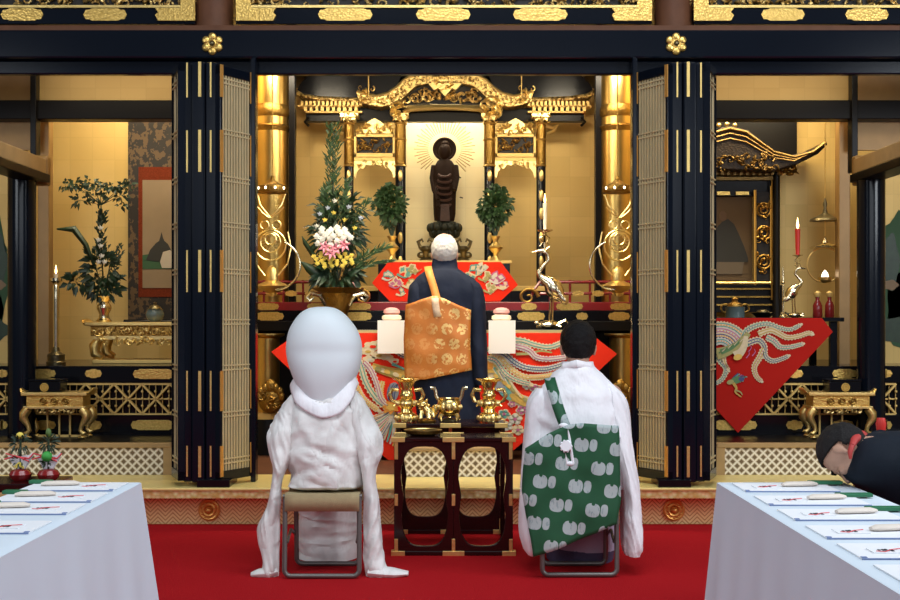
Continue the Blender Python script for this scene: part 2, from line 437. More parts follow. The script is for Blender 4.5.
# gilded step: herringbone riser with rosettes, engraved band, plain gilt tread
r = sroot('trim_1', 'gilded herringbone riser of the step')
MB().bx(-4.8, 4.8, 7.61, 7.66, 0, .195).build('riser_face', 'gold_herringbone', r, False)
for px in (209, 674):
    c = W(px, 510, 7.6); mb = MB()
    mb.torus((c.x, 7.60, c.z), .058, .012, 'y', 28, 8, m=0); mb.torus((c.x, 7.595, c.z), .036, .012, 'y', 20, 8, m=0)
    mb.ell((c.x, 7.595, c.z), (.024, .03, .024), 14, 8, 0)
    for k in range(12): a = k*PI/6; mb.ell((c.x+.047*math.cos(a), 7.598, c.z+.047*math.sin(a)), (.011, .012, .011), 8, 6, 0)
    mb.cyl((c.x, 7.612, c.z), (c.x, 7.598, c.z), .066, .062, 28)
    mb.build('rosette', 'gold_orange', r)
r = sroot('trim_2', 'gilt tread and engraved band of the step')
MB().bx(-4.8, 4.8, 7.42, 8.07, .245, .262).build('tread', 'gold_tread', r, False, bevel=.004)
MB().bx(-4.8, 4.8, 7.435, 7.62, .195, .245).build('engraved_band', 'gold_engraved', r, False)

# diamond-pattern boards in front of the side platforms, and the platforms
for i, s in enumerate((-1, 1)):
    r = sroot(f'trim_{3+i}', 'cream and brown diamond board below the side altar')
    xa, xb = sorted((WX(mir(-70, s), 8.06), WX(mir(172, s), 8.06)))
    MB().bx(xa, xb, 8.05, 8.08, .262, .445).build('diamond_panel', 'diamond_board', r, False)
    MB().bx(xa, xb, 8.03, 8.09, .445, .475).build('rail', 'wood_tan', r, False, bevel=.004)
    e = mir(167.5, s); MB().pbx(e-4.5, e+4.5, 446, 477, 8.035, 8.06).build('end_post', 'wood_tan', r, False, bevel=.003)
    struct(MB().bx(xa, xb, 8.09, 10.3, .25, .462).build(f'floor.00{2+i}', 'lacquer_dull', smooth=False), 'raised side platform floor')

# walls and ceiling
struct(MB().bx(-2.0, 2.0, 11.40, 11.5, .2, 3.5).build('wall_back', 'goldleaf', smooth=False), 'gold leaf wall behind the main altar')
for s, nm in ((-1, 'left'), (1, 'right')):
    xa, xb = sorted((WX(mir(-120, s), 10.2), WX(mir(244, s), 10.2)))
    struct(MB().bx(xa, xb, 10.2, 10.3, .4, 3.5).build(f'wall_alcove_{nm}', 'goldleaf', smooth=False), 'gold leaf wall at the back of the side altar')
    x = -1.77 if s < 0 else 1.70
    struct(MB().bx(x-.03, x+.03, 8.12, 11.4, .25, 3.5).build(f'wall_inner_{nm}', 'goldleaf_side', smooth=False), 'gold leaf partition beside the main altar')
    x = -4.82 if s < 0 else 4.82
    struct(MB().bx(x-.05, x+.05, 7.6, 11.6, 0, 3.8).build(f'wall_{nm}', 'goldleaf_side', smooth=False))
struct(MB().bx(-4.9, 4.9, 8.0, 11.6, 3.5, 3.6).build('ceiling', 'lacquer_dull', smooth=False))

# round timber pillars
for s in (-1, 1):
    c = WX(mir(214, s) if s < 0 else 673.5, 7.95)
    struct(MB().cyl((c, 7.96, .25), (c, 7.96, 3.9), .125, None, 32).build('pillar', 'wood_brown'), 'round brown timber pillar')
# gilded pillars inside
for s, px in ((-1, 271), (1, 618)):
    c = WX(px, 9.98)
    rr = sroot('pillar.gilded', 'round gilded pillar beside the main altar', (c, 9.98, .25))
    MB().lathe([(.16, .25), (.16, .42), (.148, .46), (.145, .5), (.145, 3.5)], (c, 9.98, 0), 32).build('shaft', 'gold_pillar', rr)
    MB().lathe([(.146, 2.86), (.16, 2.9), (.12, 2.94), (.16, 3.0), (.16, 3.04), (.146, 3.08)], (c, 9.98, 0), 32).build('collar', 'gold_dark', rr)
    # dark frame post next to it
    d = WX(292.5 if s < 0 else 598, 10.0); struct(MB().bx(d-.026, d+.026, 9.95, 10.05, .25, 3.5).build('post', 'lacquer_dull', smooth=False, bevel=.004), 'dark timber post beside the gilded pillar')

# great lintel
r = sroot('trim_5', 'black lacquer lintel beam across the hall')
MB().bx(-4.8, 4.8, 7.72, 7.84, 2.985, 3.168).build('beam', 'lacquer_navy', r, False, bevel=.012)
MB().bx(-4.8, 4.8, 7.79, 7.85, 2.895, 2.985).build('lower_beam', 'lacquer_navy', r, False, bevel=.01)
MB().bx(-4.8, 4.8, 7.765, 7.84, 3.168, 3.208).build('timber_strip', 'wood_brown', r, False, bevel=.004)
for px in (212.5, 676):
    c = W(px, 44, 7.72); mb = MB()
    for k in range(6):
        a = k*PI/3+PI/6; mb.ell((c.x+.045*math.cos(a), 7.712, c.z+.045*math.sin(a)), (.027, .014, .027), 14, 8)
        b = a+PI/6; mb.ell((c.x+.03*math.cos(b), 7.712, c.z+.03*math.sin(b)), (.012, .012, .012), 8, 6)
    mb.cyl((c.x, 7.718, c.z), (c.x, 7.704, c.z), .045, .042, 20); mb.torus((c.x, 7.704, c.z), .022, .006)
    f = mb.build('flower_boss', 'gold_plate', r)
    MB().ell((c.x, 7.700, c.z), (.016, .014, .016)).build('boss_center', 'bronze', f)

# upper black rail, gilt plates, carved transom between the pillars
for i, (a, b, plates) in enumerate(((-80, 195, ((1, 43.5), (83.5, 127))), (236, 652, ((318, 372.5), (416, 470.5), (513, 567.5))), (694, 980, ((761, 804.5), (845, 888.5))))):
    r = sroot(f'trim_{6+i}', 'black rail with gilt plates under the carved transom')
    Y = 7.86
    MB().bx(WX(a, Y), WX(b, Y), Y, Y+.1, WZ(24, Y), WZ(8, Y)).build('rail', 'lacquer_navy', r, False, bevel=.004)
    MB().bx(WX(a, Y), WX(b, Y), Y-.012, Y, WZ(8, Y), WZ(5.5, Y)).build('gilt_fillet', 'gold', r, False)
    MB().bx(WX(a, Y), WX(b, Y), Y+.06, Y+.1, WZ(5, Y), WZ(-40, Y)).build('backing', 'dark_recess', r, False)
    for p0, p1 in plates:
        mb = MB(); plate(mb, p0, p1, 8.5, 20.8, Y); mb.build('gilt_plate', 'gold_plate', r, False)
    for e, sg in ((a, 1), (b, -1)):
        if 0 < e < 900:
            mb = MB(); pts = [(e, -4), (e+sg*14, -4), (e+sg*15, 8), (e+sg*40, 8), (e+sg*37, 12), (e+sg*40, 15), (e+sg*37, 20.5), (e, 20.5)]
            mb.pprism(pts, Y-.02, Y-.001); mb.build('corner_plate', 'gold_plate', r, False)
    mb = MB(); curls(mb, WX(max(a, -30), Y), WX(min(b, 930), Y), WZ(6, Y), WZ(-30, Y), Y+.06, int((min(b, 930)-max(a, -30))*.8), .02, .045, 3+i, .05)
    mb.build('transom_carving', 'gold_carved', r)

# side bays: gold over-panel, dark head beam, posts, receding beam
for s in (-1, 1):
    nm = 'left' if s < 0 else 'right'
    q = 9.0
    xa, xb = sorted((mir(37, s), mir(176, s) if s < 0 else 712))
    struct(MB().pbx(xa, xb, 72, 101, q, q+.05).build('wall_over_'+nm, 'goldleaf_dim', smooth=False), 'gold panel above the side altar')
    xo, xi = sorted((mir(-60, s), mir(176, s)))
    struct(MB().pbx(xo, xi, 100, 119, q-.05, q+.1).build('trim_9' if s < 0 else 'trim_10', 'lacquer_dull', smooth=False, bevel=.006), 'dark head beam of the side altar')
    xo, xi = sorted((mir(-70, s), mir(36, s)))
    struct(MB().pbx(xo, xi, 60, 150, q+.1, q+.14).build('wall_outer_'+nm, 'wood_gold', smooth=False), 'dim panel above the receding beam')
    xo, xi = sorted((mir(36, s), mir(30, s)))
    struct(MB().pbx(xo, xi, 70, 172, q-.08, q+.02).build('post.upper', 'lacquer_dull', smooth=False, bevel=.004), 'dark upper post beside the gold panel')
    xo, xi = sorted((mir(37.5, s), mir(49, s)))
    struct(MB().pbx(xo, xi, 118, 372, q+.2, q+.3).build('post.timber', 'wood_gold', smooth=False, bevel=.006), 'gold brown timber post of the side altar')
    # lacquered round post
    c = WX(mir(22, s) if s < 0 else 871, 8.6)
    struct(MB().cyl((c, 8.6, .46), (c, 8.6, WZ(172, 8.6)), .098, None, 28).build('post.lacquer', 'lacquer_navy'), 'black lacquer post in front of the side altar')
    xo = -2.93 if s < 0 else 2.93
    r = sroot('trim_11' if s < 0 else 'trim_12', 'pale receding timber beam above the lacquer post')
    d = .13*(-1 if s < 0 else 1)
    MB().bx(*sorted((xo, xo+d)), 7.75, 8.72, 2.36, 2.47).build('beam', 'wood_tan', r, False, bevel=.008)
    MB().bx(*sorted((xo-.012*(-1 if s < 0 else 1), xo+d*1.3)), 7.75, 8.76, 2.30, 2.36).build('under_beam', 'lacquer_dull', r, False, bevel=.006)
    MB().bx(*sorted((xo+.01, xo+d)), 8.72, 8.80, 2.28, 2.50).build('beam_end', 'wood_gold', r, False, bevel=.02)

# folding lacquer gates ------------------------------------------------
YS = [(62, 97), (130, 172), (250, 292), (371, 411), (446, 477)]
def gate(s, idx):
    r = sroot(f'door_{idx}', 'folded black lacquer gate with gilt lattice leaf')
    Z0, Z1 = .30, 2.885
    def zz(py): return WZ(py, 7.45)
    # leaf seen edge on
    for a, b, y0 in ((182, 191.5, 7.47), (192, 204.5, 7.445), (205, 216.5, 7.46)):
        x0, x1 = sorted((WX(mir(a, s), 7.45), WX(mir(b, s), 7.45)))
        lf = MB().bx(x0, x1, y0, 7.70, Z0-.008, zz(62)).build('folded_leaf', 'lacquer_navy', r, False, bevel=.008)
        cx = WX(mir({182: 186.5, 192: 200, 205: 210.5}[a], s), 7.45); w = .009 if a == 192 else .005
        mb = MB()
        for p, q in YS: mb.bx(cx-w, cx+w, y0-.006, y0+.02, max(zz(q), Z0), min(zz(p), zz(62)))
        mb.build('gilt_strip', 'gold', lf, False)
    # lattice leaf at a slant
    def lattice_leaf(pa, Ya, pb, Yb, nb, name, zt, zb):
        A = Vector((WX(mir(pa, s), Ya), Ya, 0)); B = Vector((WX(mir(pb, s), Yb), Yb, 0))
        u = B-A; L = u.length; u.normalize(); nrm = Vector((0, 0, 1)).cross(u)
        if nrm.y > 0: nrm = -nrm
        R = Matrix((u, nrm, Vector((0, 0, 1)))).transposed()
        P = lambda a, d, z: A+u*a+nrm*d+Vector((0, 0, z))
        bd = .022 if nb > 4 else .008
        mb = MB()
        mb.obox(P(bd/2, 0, (zt+zb)/2), (bd, .045, zt-zb), R); mb.obox(P(L-bd/2, 0, (zt+zb)/2), (bd, .045, zt-zb), R)
        mb.obox(P(L/2, 0, zt-.03), (L, .045, .06), R); mb.obox(P(L/2, 0, zb+.03), (L, .045, .06), R)
        lf = mb.build(name, 'lacquer_navy', r, False, bevel=.004)
        MB().obox(P(L/2, -.012, (zt+zb)/2), (L-.02, .008, zt-zb-.02), R).build('backing_panel', 'gate_backing', lf, False)
        mb = MB()
        for k in range(nb):
            a = bd+(L-2*bd)*(k+.5)/nb; mb.obox(P(a, .010, (zt+zb)/2), (min(.015, (L-2*bd)/nb*.55), .012, zt-zb-.06), R)
        for py in (80, 131, 178, 224, 271, 322, 368, 415, 462):
            for dz in (-.014, .014): mb.obox(P(L/2, .013, zz(py)+dz), (L-2*bd, .012, .009), R)
        mb.build('gilt_lattice', 'gate_bar', lf, False)
        if nb > 4:
            mb = MB()
            for p, q in YS:
                for a in (.012, L-.012): mb.obox(P(a, .024, (min(zz(p), zt)+max(zz(q), zb))/2), (.026, .006, min(zz(p), zt)-max(zz(q), zb)), R)
            mb.build('gilt_fitting', 'gold_orange', lf, False)
    lattice_leaf(217.5, 7.45, 250, 7.71, 10, 'lattice_leaf', Z1, Z0)
    lattice_leaf(181.5, 7.46, 175, 7.70, 2, 'slanted_leaf', Z1+.02, Z0)
    x0, x1 = sorted((WX(mir(251, s), 7.7), WX(mir(256, s), 7.7)))
    MB().bx(x0, x1, 7.68, 7.78, .262, 2.98).build('hanging_post', 'lacquer_navy', r, False, bevel=.006)
    x0, x1 = sorted((WX(mir(197, s), 7.44), WX(mir(230, s), 7.44)))
    MB().bx(x0, x1, 7.43, 7.70, .262, .312).build('foot_block', 'lacquer', r, False, bevel=.006)
simple('gate_backing', (.085, .078, .066), .7)
simple('gate_bar', (.56, .45, .25), .5, .2)
gate(-1, 1); gate(1, 2)
# ================================================================== MAIN ALTAR
rnd = random.Random(11)
def leaf(mb, p, d, L, w, m=None, droop=.25):
    p = Vector(p); d = Vector(d).normalized()
    sd = d.cross(Vector((rnd.uniform(-.5, .5), -1, rnd.uniform(-.3, .6)))); sd = sd.normalized() if sd.length > 1e-4 else Vector((1, 0, 0))
    up = sd.cross(d).normalized()
    a = p+d*L*.45+up*L*.05; b = p+d*L-Vector((0, 0, L*droop))
    mb.add([p, a-sd*w/2+up*w*.15, a, a+sd*w/2+up*w*.15, b], [(0, 2, 1), (0, 3, 2), (1, 2, 4), (2, 3, 4)], m)
def bush(mb, c, r, n, L, w, m=None, hollow=.55):
    c = Vector(c)
    for i in range(n):
        d = Vector((rnd.gauss(0, 1), rnd.gauss(0, 1), rnd.gauss(0, 1))).normalized(); q = rnd.uniform(hollow, 1)
        p = c+Vector((d.x*r[0]*q, d.y*r[1]*q, d.z*r[2]*q)); leaf(mb, p, d+Vector((0, 0, rnd.uniform(-.4, .5))), L*rnd.uniform(.6, 1.2), w*rnd.uniform(.6, 1.2), m)
def ribbon(mb, pts, w, Y, m, w2=None, lift=.004, pxs=True):
    """embroidered band on a flat hanging cloth; pts in photograph measure, smoothed"""
    P = [Vector((WX(a, Y), 0, WZ(b, Y))) for a, b in pts]
    out = []
    for i in range(len(P)-1):
        p0 = P[max(i-1, 0)]; p1 = P[i]; p2 = P[i+1]; p3 = P[min(i+2, len(P)-1)]
        for k in range(6):
            t = k/6; out.append(.5*((2*p1)+(p2-p0)*t+(2*p0-5*p1+4*p2-p3)*t*t+(3*p1-p0-3*p2+p3)*t**3))
    out.append(P[-1]); n = len(out)
    vs = []
    for i, p in enumerate(out):
        d = (out[min(i+1, n-1)]-out[max(i-1, 0)]); d = d.normalized() if d.length > 1e-9 else Vector((1, 0, 0))
        sd = Vector((-d.z, 0, d.x)); ww = w+((w if w2 is None else w2)-w)*i/(n-1)
        vs += [p+sd*ww/2+Vector((0, Y-lift, 0)), p-sd*ww/2+Vector((0, Y-lift, 0))]
    mb.add(vs, [(2*i, 2*i+1, 2*i+3, 2*i+2) for i in range(n-1)], m)
def blobp(mb, cx, cy, rx, ry, Y, m, lift=.004, rot=0, n=14, lob=0, amp=.2):
    vs = []
    c = Vector((WX(cx, Y), Y-lift, WZ(cy, Y))); k = Y/F
    for i in range(n):
        a = 2*PI*i/n; q = 1+amp*math.cos(lob*a) if lob else 1
        x, z = rx*q*math.cos(a), ry*q*math.sin(a); vs.append(c+Vector(((x*math.cos(rot)-z*math.sin(rot))*k, 0, (x*math.sin(rot)+z*math.cos(rot))*k)))
    mb.add([c]+vs, [(0, 1+i, 1+(i+1) % n) for i in range(n)], m)
EM = ['em_cream', 'em_teal', 'em_navy', 'em_pink', 'em_yellow', 'em_gold', 'em_orange', 'em_white', 'em_grey', 'em_green', 'em_olive']
EM = EM+['red_brocade']
CR, TE, NA, PK, YE, GO, OR, WH, GR, GN, OL, RD_ = range(12)
def band(mb, pts, w, Y, core, rim=WH, w2=None, lift=.004):
    ribbon(mb, pts, w, Y, rim, w2, lift); ribbon(mb, pts, w*.55, Y, core, None if w2 is None else w2*.55, lift+.002)
def feather(mb, pts, w, Y, c1, c2, rim=CR, w2=None, lift=.004):
    """long embroidered tail feather: scalloped rim, coloured field, pale rib with beads"""
    w2 = w if w2 is None else w2
    P = []
    for i in range(len(pts)-1):
        p0 = pts[max(i-1, 0)]; p1 = pts[i]; p2 = pts[i+1]; p3 = pts[min(i+2, len(pts)-1)]
        for k in range(8):
            t = k/8; P.append(tuple(.5*((2*b)+(c-a)*t+(2*a-5*b+4*c-d)*t*t+(3*b-a-3*c+d)*t**3) for a, b, c, d in zip(p0, p1, p2, p3)))
    P.append(pts[-1]); k_ = F/Y; acc = 0; n = len(P)
    for i in range(1, n):
        dx, dy = P[i][0]-P[i-1][0], P[i][1]-P[i-1][1]; L = math.hypot(dx, dy) or 1e-6; ww = (w+(w2-w)*i/n)*k_; acc += L
        if acc > ww*.42:
            acc = 0
            for e in (-1, 1): blobp(mb, P[i][0]-dy/L*e*ww*.46, P[i][1]+dx/L*e*ww*.46, ww*.24, ww*.24, Y, rim, lift, 0, 8)
            blobp(mb, P[i][0], P[i][1], ww*.13, ww*.13, Y, c2, lift+.004, 0, 7)
    ribbon(mb, pts, w, Y, rim, w2, lift+.0006); ribbon(mb, pts, w*.72, Y, c1, w2*.72, lift+.0014); ribbon(mb, pts, w*.34, Y, rim, w2*.34, lift+.0024)
    a, b = P[-1], P[-3]; blobp(mb, a[0]+(a[0]-b[0])*.4, a[1]+(a[1]-b[1])*.4, w2*k_*.62, w2*k_*.42, Y, rim, lift+.002, -math.atan2(a[1]-b[1], a[0]-b[0]), 12)
def hanging_cloth(name, poly, Y, mat, label, fringe=None):
    """stiff brocade cloth hanging over a table edge, slightly waved"""
    r = thing(name, label, 'altar cloth', (WX(444, Y), Y, WZ(poly[0][1], Y)))
    MB().pprism(poly, Y, Y+.008).build('cloth_panel', mat, r, False, bevel=.002)
    return r

# --- altar body -------------------------------------------------------
alt = thing('altar', 'black and red lacquer main altar with gilt plates and railings', 'altar', (WX(444, 9.6), 9.6, .25))
Y = 9.6
mb = MB(); mb.pbx(302, 587, 330, 480, Y+.06, 10.6); mb.pbx(254, 303, 331, 480, Y+.12, Y+.17); mb.pbx(586, 640, 331, 480, Y+.12, Y+.17); mb.pbx(254, 640, 321, 331, Y-.02, Y+.17); mb.build('base', 'lacquer_dull', alt, False, bevel=.005)
MB().pbx(254, 640, 310.5, 321.5, Y, Y+.17).pbx(302, 587, 310.5, 321.5, Y+.05, 10.55).build('lower_tier', 'lacquer', alt, False, bevel=.004)
MB().pbx(254, 640, 302, 310.5, Y+.03, Y+.17).pbx(302, 587, 302.2, 310.5, Y+.08, 10.5).build('upper_tier', 'lacquer_red', alt, False, bevel=.004)
for p in ((255, 279), (307, 329), (343, 371), (521, 537), (556, 583), (610, 631)):
    mb = MB(); plate(mb, p[0], p[1], 303, 310, Y+.03); mb.build('gilt_plate', 'gold_plate', alt, False)
for p in ((255, 284), (343, 372), (517, 545), (576, 588), (608, 630)):
    mb = MB(); plate(mb, p[0], p[1], 312, 320.5, Y); mb.build('gilt_plate', 'gold_plate', alt, False)
for x0, x1, sc in ((254, 352, 362), (540, 640, 528)):
    mb = MB(); ia = W(x0, 282, Y+.1); ib = W(x1, 282, Y+.1)
    for py, rr in ((282, .013), (293.5, .012)): mb.tube([W(x0, py, Y+.1), W(x1, py, Y+.1)], rr, 8)
    for k in range(5): px = x0+(x1-x0)*(k+.5)/5; mb.tube([W(px, 280, Y+.1), W(px, 302, Y+.1)], .010, 8)
    e, w_ = (x1, 1) if sc < 450 else (x0, -1)
    mb.tube([W(e, 282, Y+.1), W(e+w_*6, 290, Y+.08), W(e+w_*9, 297, Y+.06)], .012, 8)
    rl = mb.build('railing', 'lacquer_red', alt)
    mb = MB(); c = W(sc, 297, Y+.04); mb.tube([c+Vector(((.085-.0048*k)*math.cos(k*.55)*-w_, 0, (.085-.0048*k)*math.sin(k*.55)*.9)) for k in range(16)], [.016-.0006*k for k in range(16)], 8)
    mb.build('scroll_end', 'gold_dark', rl)
    mb = MB()
    for k in range(4): px = x0+(x1-x0)*(k+.9)/5; plate(mb, px-6, px+6, 290.5, 296.5, Y+.085, .005)
    mb.build('rail_fitting', 'gold_plate', rl, False)
# upper step that carries the statue's table
MB().pbx(378, 510, 262.5, 303, 10.05, 10.62).build('upper_step', 'lacquer', alt, False, bevel=.005)
MB().pbx(376, 512, 260.5, 263.5, 10.03, 10.62).build('upper_step_top', 'gold_flat', alt, False, bevel=.003)
# gilt drums and carved buds below the sides of the altar
for s, px in ((-1, 267), (1, 622)):
    c = W(px, 400, 9.44)
    rr = thing('gilt_drum', ('round gilded drum column low beside the bride\'s left shoulder' if s < 0 else 'round gilded drum column low beside the folded gate behind the man in white'), 'column', (c.x, 9.44, WZ(470, 9.44)))
    z0 = WZ(470, 9.44)
    MB().lathe([(.15, z0), (.15, WZ(420, 9.44)), (.145, WZ(418, 9.44))], (c.x, 9.44, 0), 24).build('plinth', 'lacquer_dull', rr)
    MB().lathe([(.15, WZ(418, 9.44)), (.155, WZ(412, 9.44)), (.125, WZ(411, 9.44))], (c.x, 9.44, 0), 24).build('gilt_ring', 'gold_flat', rr)
    MB().lathe([(.10, WZ(412, 9.44)), (.10, WZ(338, 9.44)), (.14, WZ(335, 9.44)), (.14, WZ(333.5, 9.44))], (c.x, 9.44, 0), 24).build('drum', 'gold_pillar', rr)
    mb = MB(); q = W(px+(4 if s < 0 else -2), 399, 9.29); mb.ell(q, (.105, .045, .115), 16, 10)
    mb.ell(q+Vector((0, -.02, .10)), (.05, .03, .055), 12, 8)
    for k in range(7):
        a = PI*k/6; mb.ell(q+Vector((.085*math.cos(a), -.03, .02+.075*math.sin(a))), (.028, .02, .04), 8, 6)
    curls(mb, q.x-.07, q.x+.07, q.z-.09, q.z+.05, q.y-.03, 10, .02, .035, 5, .03)
    mb.build('carved_bud', 'gold_dark', rr)

# --- miniature shrine with undulating gable --------------------------------
Y = 10.8
kd = thing('altar_shrine', 'gilded shrine with a curved gable roof framing the standing statue', 'shrine', (WX(445, Y), Y+.2, 1.4))
def sym(pts): return pts+[(890-a, b) for a, b in reversed(pts)]
top = [(357, 92), (366, 95), (376, 97), (388, 94), (397, 88), (404, 81), (413, 76), (428, 74), (445, 73.5)]
bot = [(358, 101), (368, 105), (380, 107), (392, 105), (401, 100), (408, 93), (416, 86), (430, 83), (445, 82.5)]
mb = MB(); mb.pprism(sym(top[:-1])[:0]+top+[(890-a, b) for a, b in reversed(top[:-1])]+[(890-a, b) for a, b in bot[:-1]]+list(reversed(bot)), Y-.12, Y+.12)
g = mb.build('gable_board', 'gold_carved', kd, False, bevel=.006)
mb = MB()
for px in range(362, 530, 5):
    t_ = px if px <= 445 else 890-px
    for (a, b), (c_, d) in zip(top, top[1:]):
        if a <= t_ <= c_: yy = b+(d-b)*(t_-a)/(c_-a); mb.ell(W(px, yy+3.4, Y-.13), (.012, .012, .012), 8, 6)
mb.build('gable_studs', 'gold_bright', g)
# thick upper edge strip, roof behind, side eaves
mb = MB(); mb.tube([W(a, b-.5, Y-.10) for a, b in sym(top)], .018, 8); mb.build('gable_edge', 'gold_bright', kd)
mb = MB(); mb.loft([[W(a, b+2, Y-.1) for a, b in sym(top)], [W(a, b-3, Y+.5)+Vector((0, 0, .06)) for a, b in sym(top)]], False, closed=False)
mb.build('gable_roof', 'lacquer', kd, True, solid=.02)
for s in (-1, 1):
    f = lambda x: x if s < 0 else 890-x
    mb = MB(); mb.pprism([(f(300), 84), (f(296), 92), (f(312), 98), (f(356), 99), (f(392), 97), (f(402), 74), (f(310), 74)], Y-.02, Y+.45); mb.build('side_roof', 'lacquer', kd, False)
    mb = MB(); mb.tube([W(f(296), 92, Y-.03), W(f(303), 96, Y-.04), W(f(320), 98.5, Y-.05), W(f(358), 100, Y-.05)], .022, 8); ev = mb.build('side_eave', 'gold_carved', kd)
    mb = MB()
    for k in range(15): px = 301+k*4.2; mb.pbx(*sorted((f(px), f(px+2.4))), 101, 105.5, Y-.06, Y+.02)
    for k in range(10): px = 304+k*5.6; mb.pbx(*sorted((f(px), f(px+3))), 107, 111, Y-.03, Y+.05)
    mb.pbx(*sorted((f(298), f(360))), 105.3, 106.6, Y-.03, Y+.1); mb.pbx(*sorted((f(306), f(362))), 111, 112.5, Y-.01, Y+.1)
    mb.build('eave_brackets', 'gold_flat', ev, False)
    MB().pbx(*sorted((f(306), f(410))), 108, 121, Y+.06, Y+.16).build('eave_beam', 'lacquer_dull', kd, False)
    mb = MB(); mb.tube([W(f(309), 117, Y-.02), W(f(305), 122, Y-.02), W(f(309), 126, Y-.02)], .014, 6); mb.build('eave_hook', 'lacquer_dull', kd)
    mb = MB(); mb.tube([W(f(368.5), 74, Y-.16), W(f(368.5), 97, Y-.16)], .006, 6); mb.build('hanging_chain', 'gold', kd)
    # crest ornaments at the gable's foot
    mb = MB(); curls(mb, min(WX(f(358), Y), WX(f(374), Y)), max(WX(f(358), Y), WX(f(374), Y)), WZ(104, Y), WZ(90, Y), Y-.13, 9, .02, .035, 8, .03); mb.build('gable_foot', 'gold', kd)
    # console under the gable
    mb = MB(); curls(mb, min(WX(f(390), Y), WX(f(408), Y)), max(WX(f(390), Y), WX(f(408), Y)), WZ(117, Y), WZ(101, Y), Y-.1, 16, .025, .05, 9+s, .06)
    mb.build('console', 'gold_bright', kd)
    # columns
    for px, rr in ((349, .042), (400.5, .047)):
        c = W(f(px), 200, Y)
        cb = MB().lathe([(rr*1.3, WZ(302, Y)), (rr*1.3, WZ(296, Y)), (rr, WZ(294, Y)), (rr, WZ(120, Y))], (c.x, Y, 0), 16).build('column', 'lacquer_navy', kd)
        MB().lathe([(rr*1.02, WZ(166, Y)), (rr*1.06, WZ(165, Y)), (rr*1.06, WZ(124, Y)), (rr*1.02, WZ(122, Y))], (c.x, Y, 0), 16).build('gilt_sleeve', 'gold_dark', cb)
        mb = MB()
        for py in (176, 196, 214, 238, 262): mb.ell((c.x, Y-rr*.95, WZ(py, Y)), (.022, .012, .055), 8, 6)
        for py in (166, 140, 124): mb.torus((c.x, Y, WZ(py, Y)), rr*1.1, .008, 'z', 16, 6)
        mb.build('gilt_spot', 'gold', cb)
        mb = MB(); k = 9 if px < 360 else 8
        mb.pbx(f(px)-k, f(px)+k, 113, 116.5, Y-.1, Y+.1); mb.pbx(f(px)-k*.7, f(px)+k*.7, 117, 120, Y-.07, Y+.07)
        curls(mb, WX(f(px)-k, Y), WX(f(px)+k, Y), WZ(123, Y), WZ(114, Y), Y-.08, 8, .016, .03, 20, .03)
        mb.build('capital', 'gold_bright', cb)
    mb = MB(); mb.tube([W(f(344), 126, Y-.02), W(f(337), 128, Y-.03), W(f(333), 125, Y-.03), W(f(336), 131, Y-.03), W(f(343), 134, Y-.02)], .016, 8); mb.build('beam_nose', 'gold_bright', kd)
    # fretted panel between the columns
    a, b = sorted((f(354), f(395)))
    mb = MB(); mb.pbx(a, b, 134, 137, Y-.02, Y+.03); mb.pbx(a, b, 153, 157, Y-.02, Y+.03); mb.pbx(a, a+2.5, 134, 157, Y-.02, Y+.03); mb.pbx(b-2.5, b, 134, 157, Y-.02, Y+.03); mb.pbx(a, b, 157, 161, Y-.01, Y+.03)
    pn = mb.build('frieze_frame', 'gold_flat', kd, False, bevel=.003)
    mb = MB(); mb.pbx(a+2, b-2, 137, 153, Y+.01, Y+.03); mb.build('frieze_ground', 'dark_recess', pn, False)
    mb = MB(); curls(mb, WX(a+4, Y), WX(b-4, Y), WZ(151, Y), WZ(139, Y), Y+.008, 30, .018, .032, 31, .02); mb.build('frieze_carving', 'gold_dark', pn)
    mb = MB(); curls(mb, WX(a+2, Y), WX(b-2, Y), WZ(133, Y), WZ(124, Y), Y+.0, 26, .02, .035, 33, .03); m_ = (a+b)/2
    mb.pprism([(a+4, 133), (m_-7, 122), (m_, 118), (m_+7, 122), (b-4, 133)], Y+.01, Y+.03); mb.build('frog_leg_carving', 'gold_bright', kd)
    pts = [(a, 161), (b, 161), (b, 176), (b-1.5, 178), (b-3, 172), (b-6, 168), (b-9, 168.5), (b-12, 164.5), (m_+4, 165.5), (m_, 163.5), (m_-4, 165.5), (a+12, 164.5), (a+9, 168.5), (a+6, 168), (a+3, 172), (a+1.5, 178), (a, 176)]
    mb = MB(); mb.pprism(pts, Y-.01, Y+.02); curls(mb, WX(a+2, Y), WX(b-2, Y), WZ(167, Y), WZ(162, Y), Y-.01, 14, .014, .026, 35, .02); mb.build('arch_valance', 'gold_bright', kd)
# gable field with clouds, beam below
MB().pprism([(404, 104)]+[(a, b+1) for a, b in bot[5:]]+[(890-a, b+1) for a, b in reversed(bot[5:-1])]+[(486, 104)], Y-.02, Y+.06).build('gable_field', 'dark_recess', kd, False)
mb = MB(); curls(mb, WX(414, Y), WX(476, Y), WZ(102, Y), WZ(93, Y), Y-.03, 34, .025, .045, 41, .05)
for px, q in ((416, 97), (474, 97), (428, 96), (462, 96)): mb.tube([W(px+7*math.cos(k*.6)*(1-k*.07), q+6*math.sin(k*.6)*(1-k*.07), Y-.05) for k in range(11)], .014, 8)
mb.build('cloud_carving', 'gold_carved', kd)
mb = MB(); mb.pprism([(428, 83), (462, 83), (456, 90), (452, 88), (447, 94), (445, 96), (443, 94), (438, 88), (434, 90)], Y-.11, Y-.03); curls(mb, WX(436, Y), WX(454, Y), WZ(91, Y), WZ(83, Y), Y-.1, 10, .015, .03, 43, .03); mb.build('gable_pendant', 'gold_bright', kd)
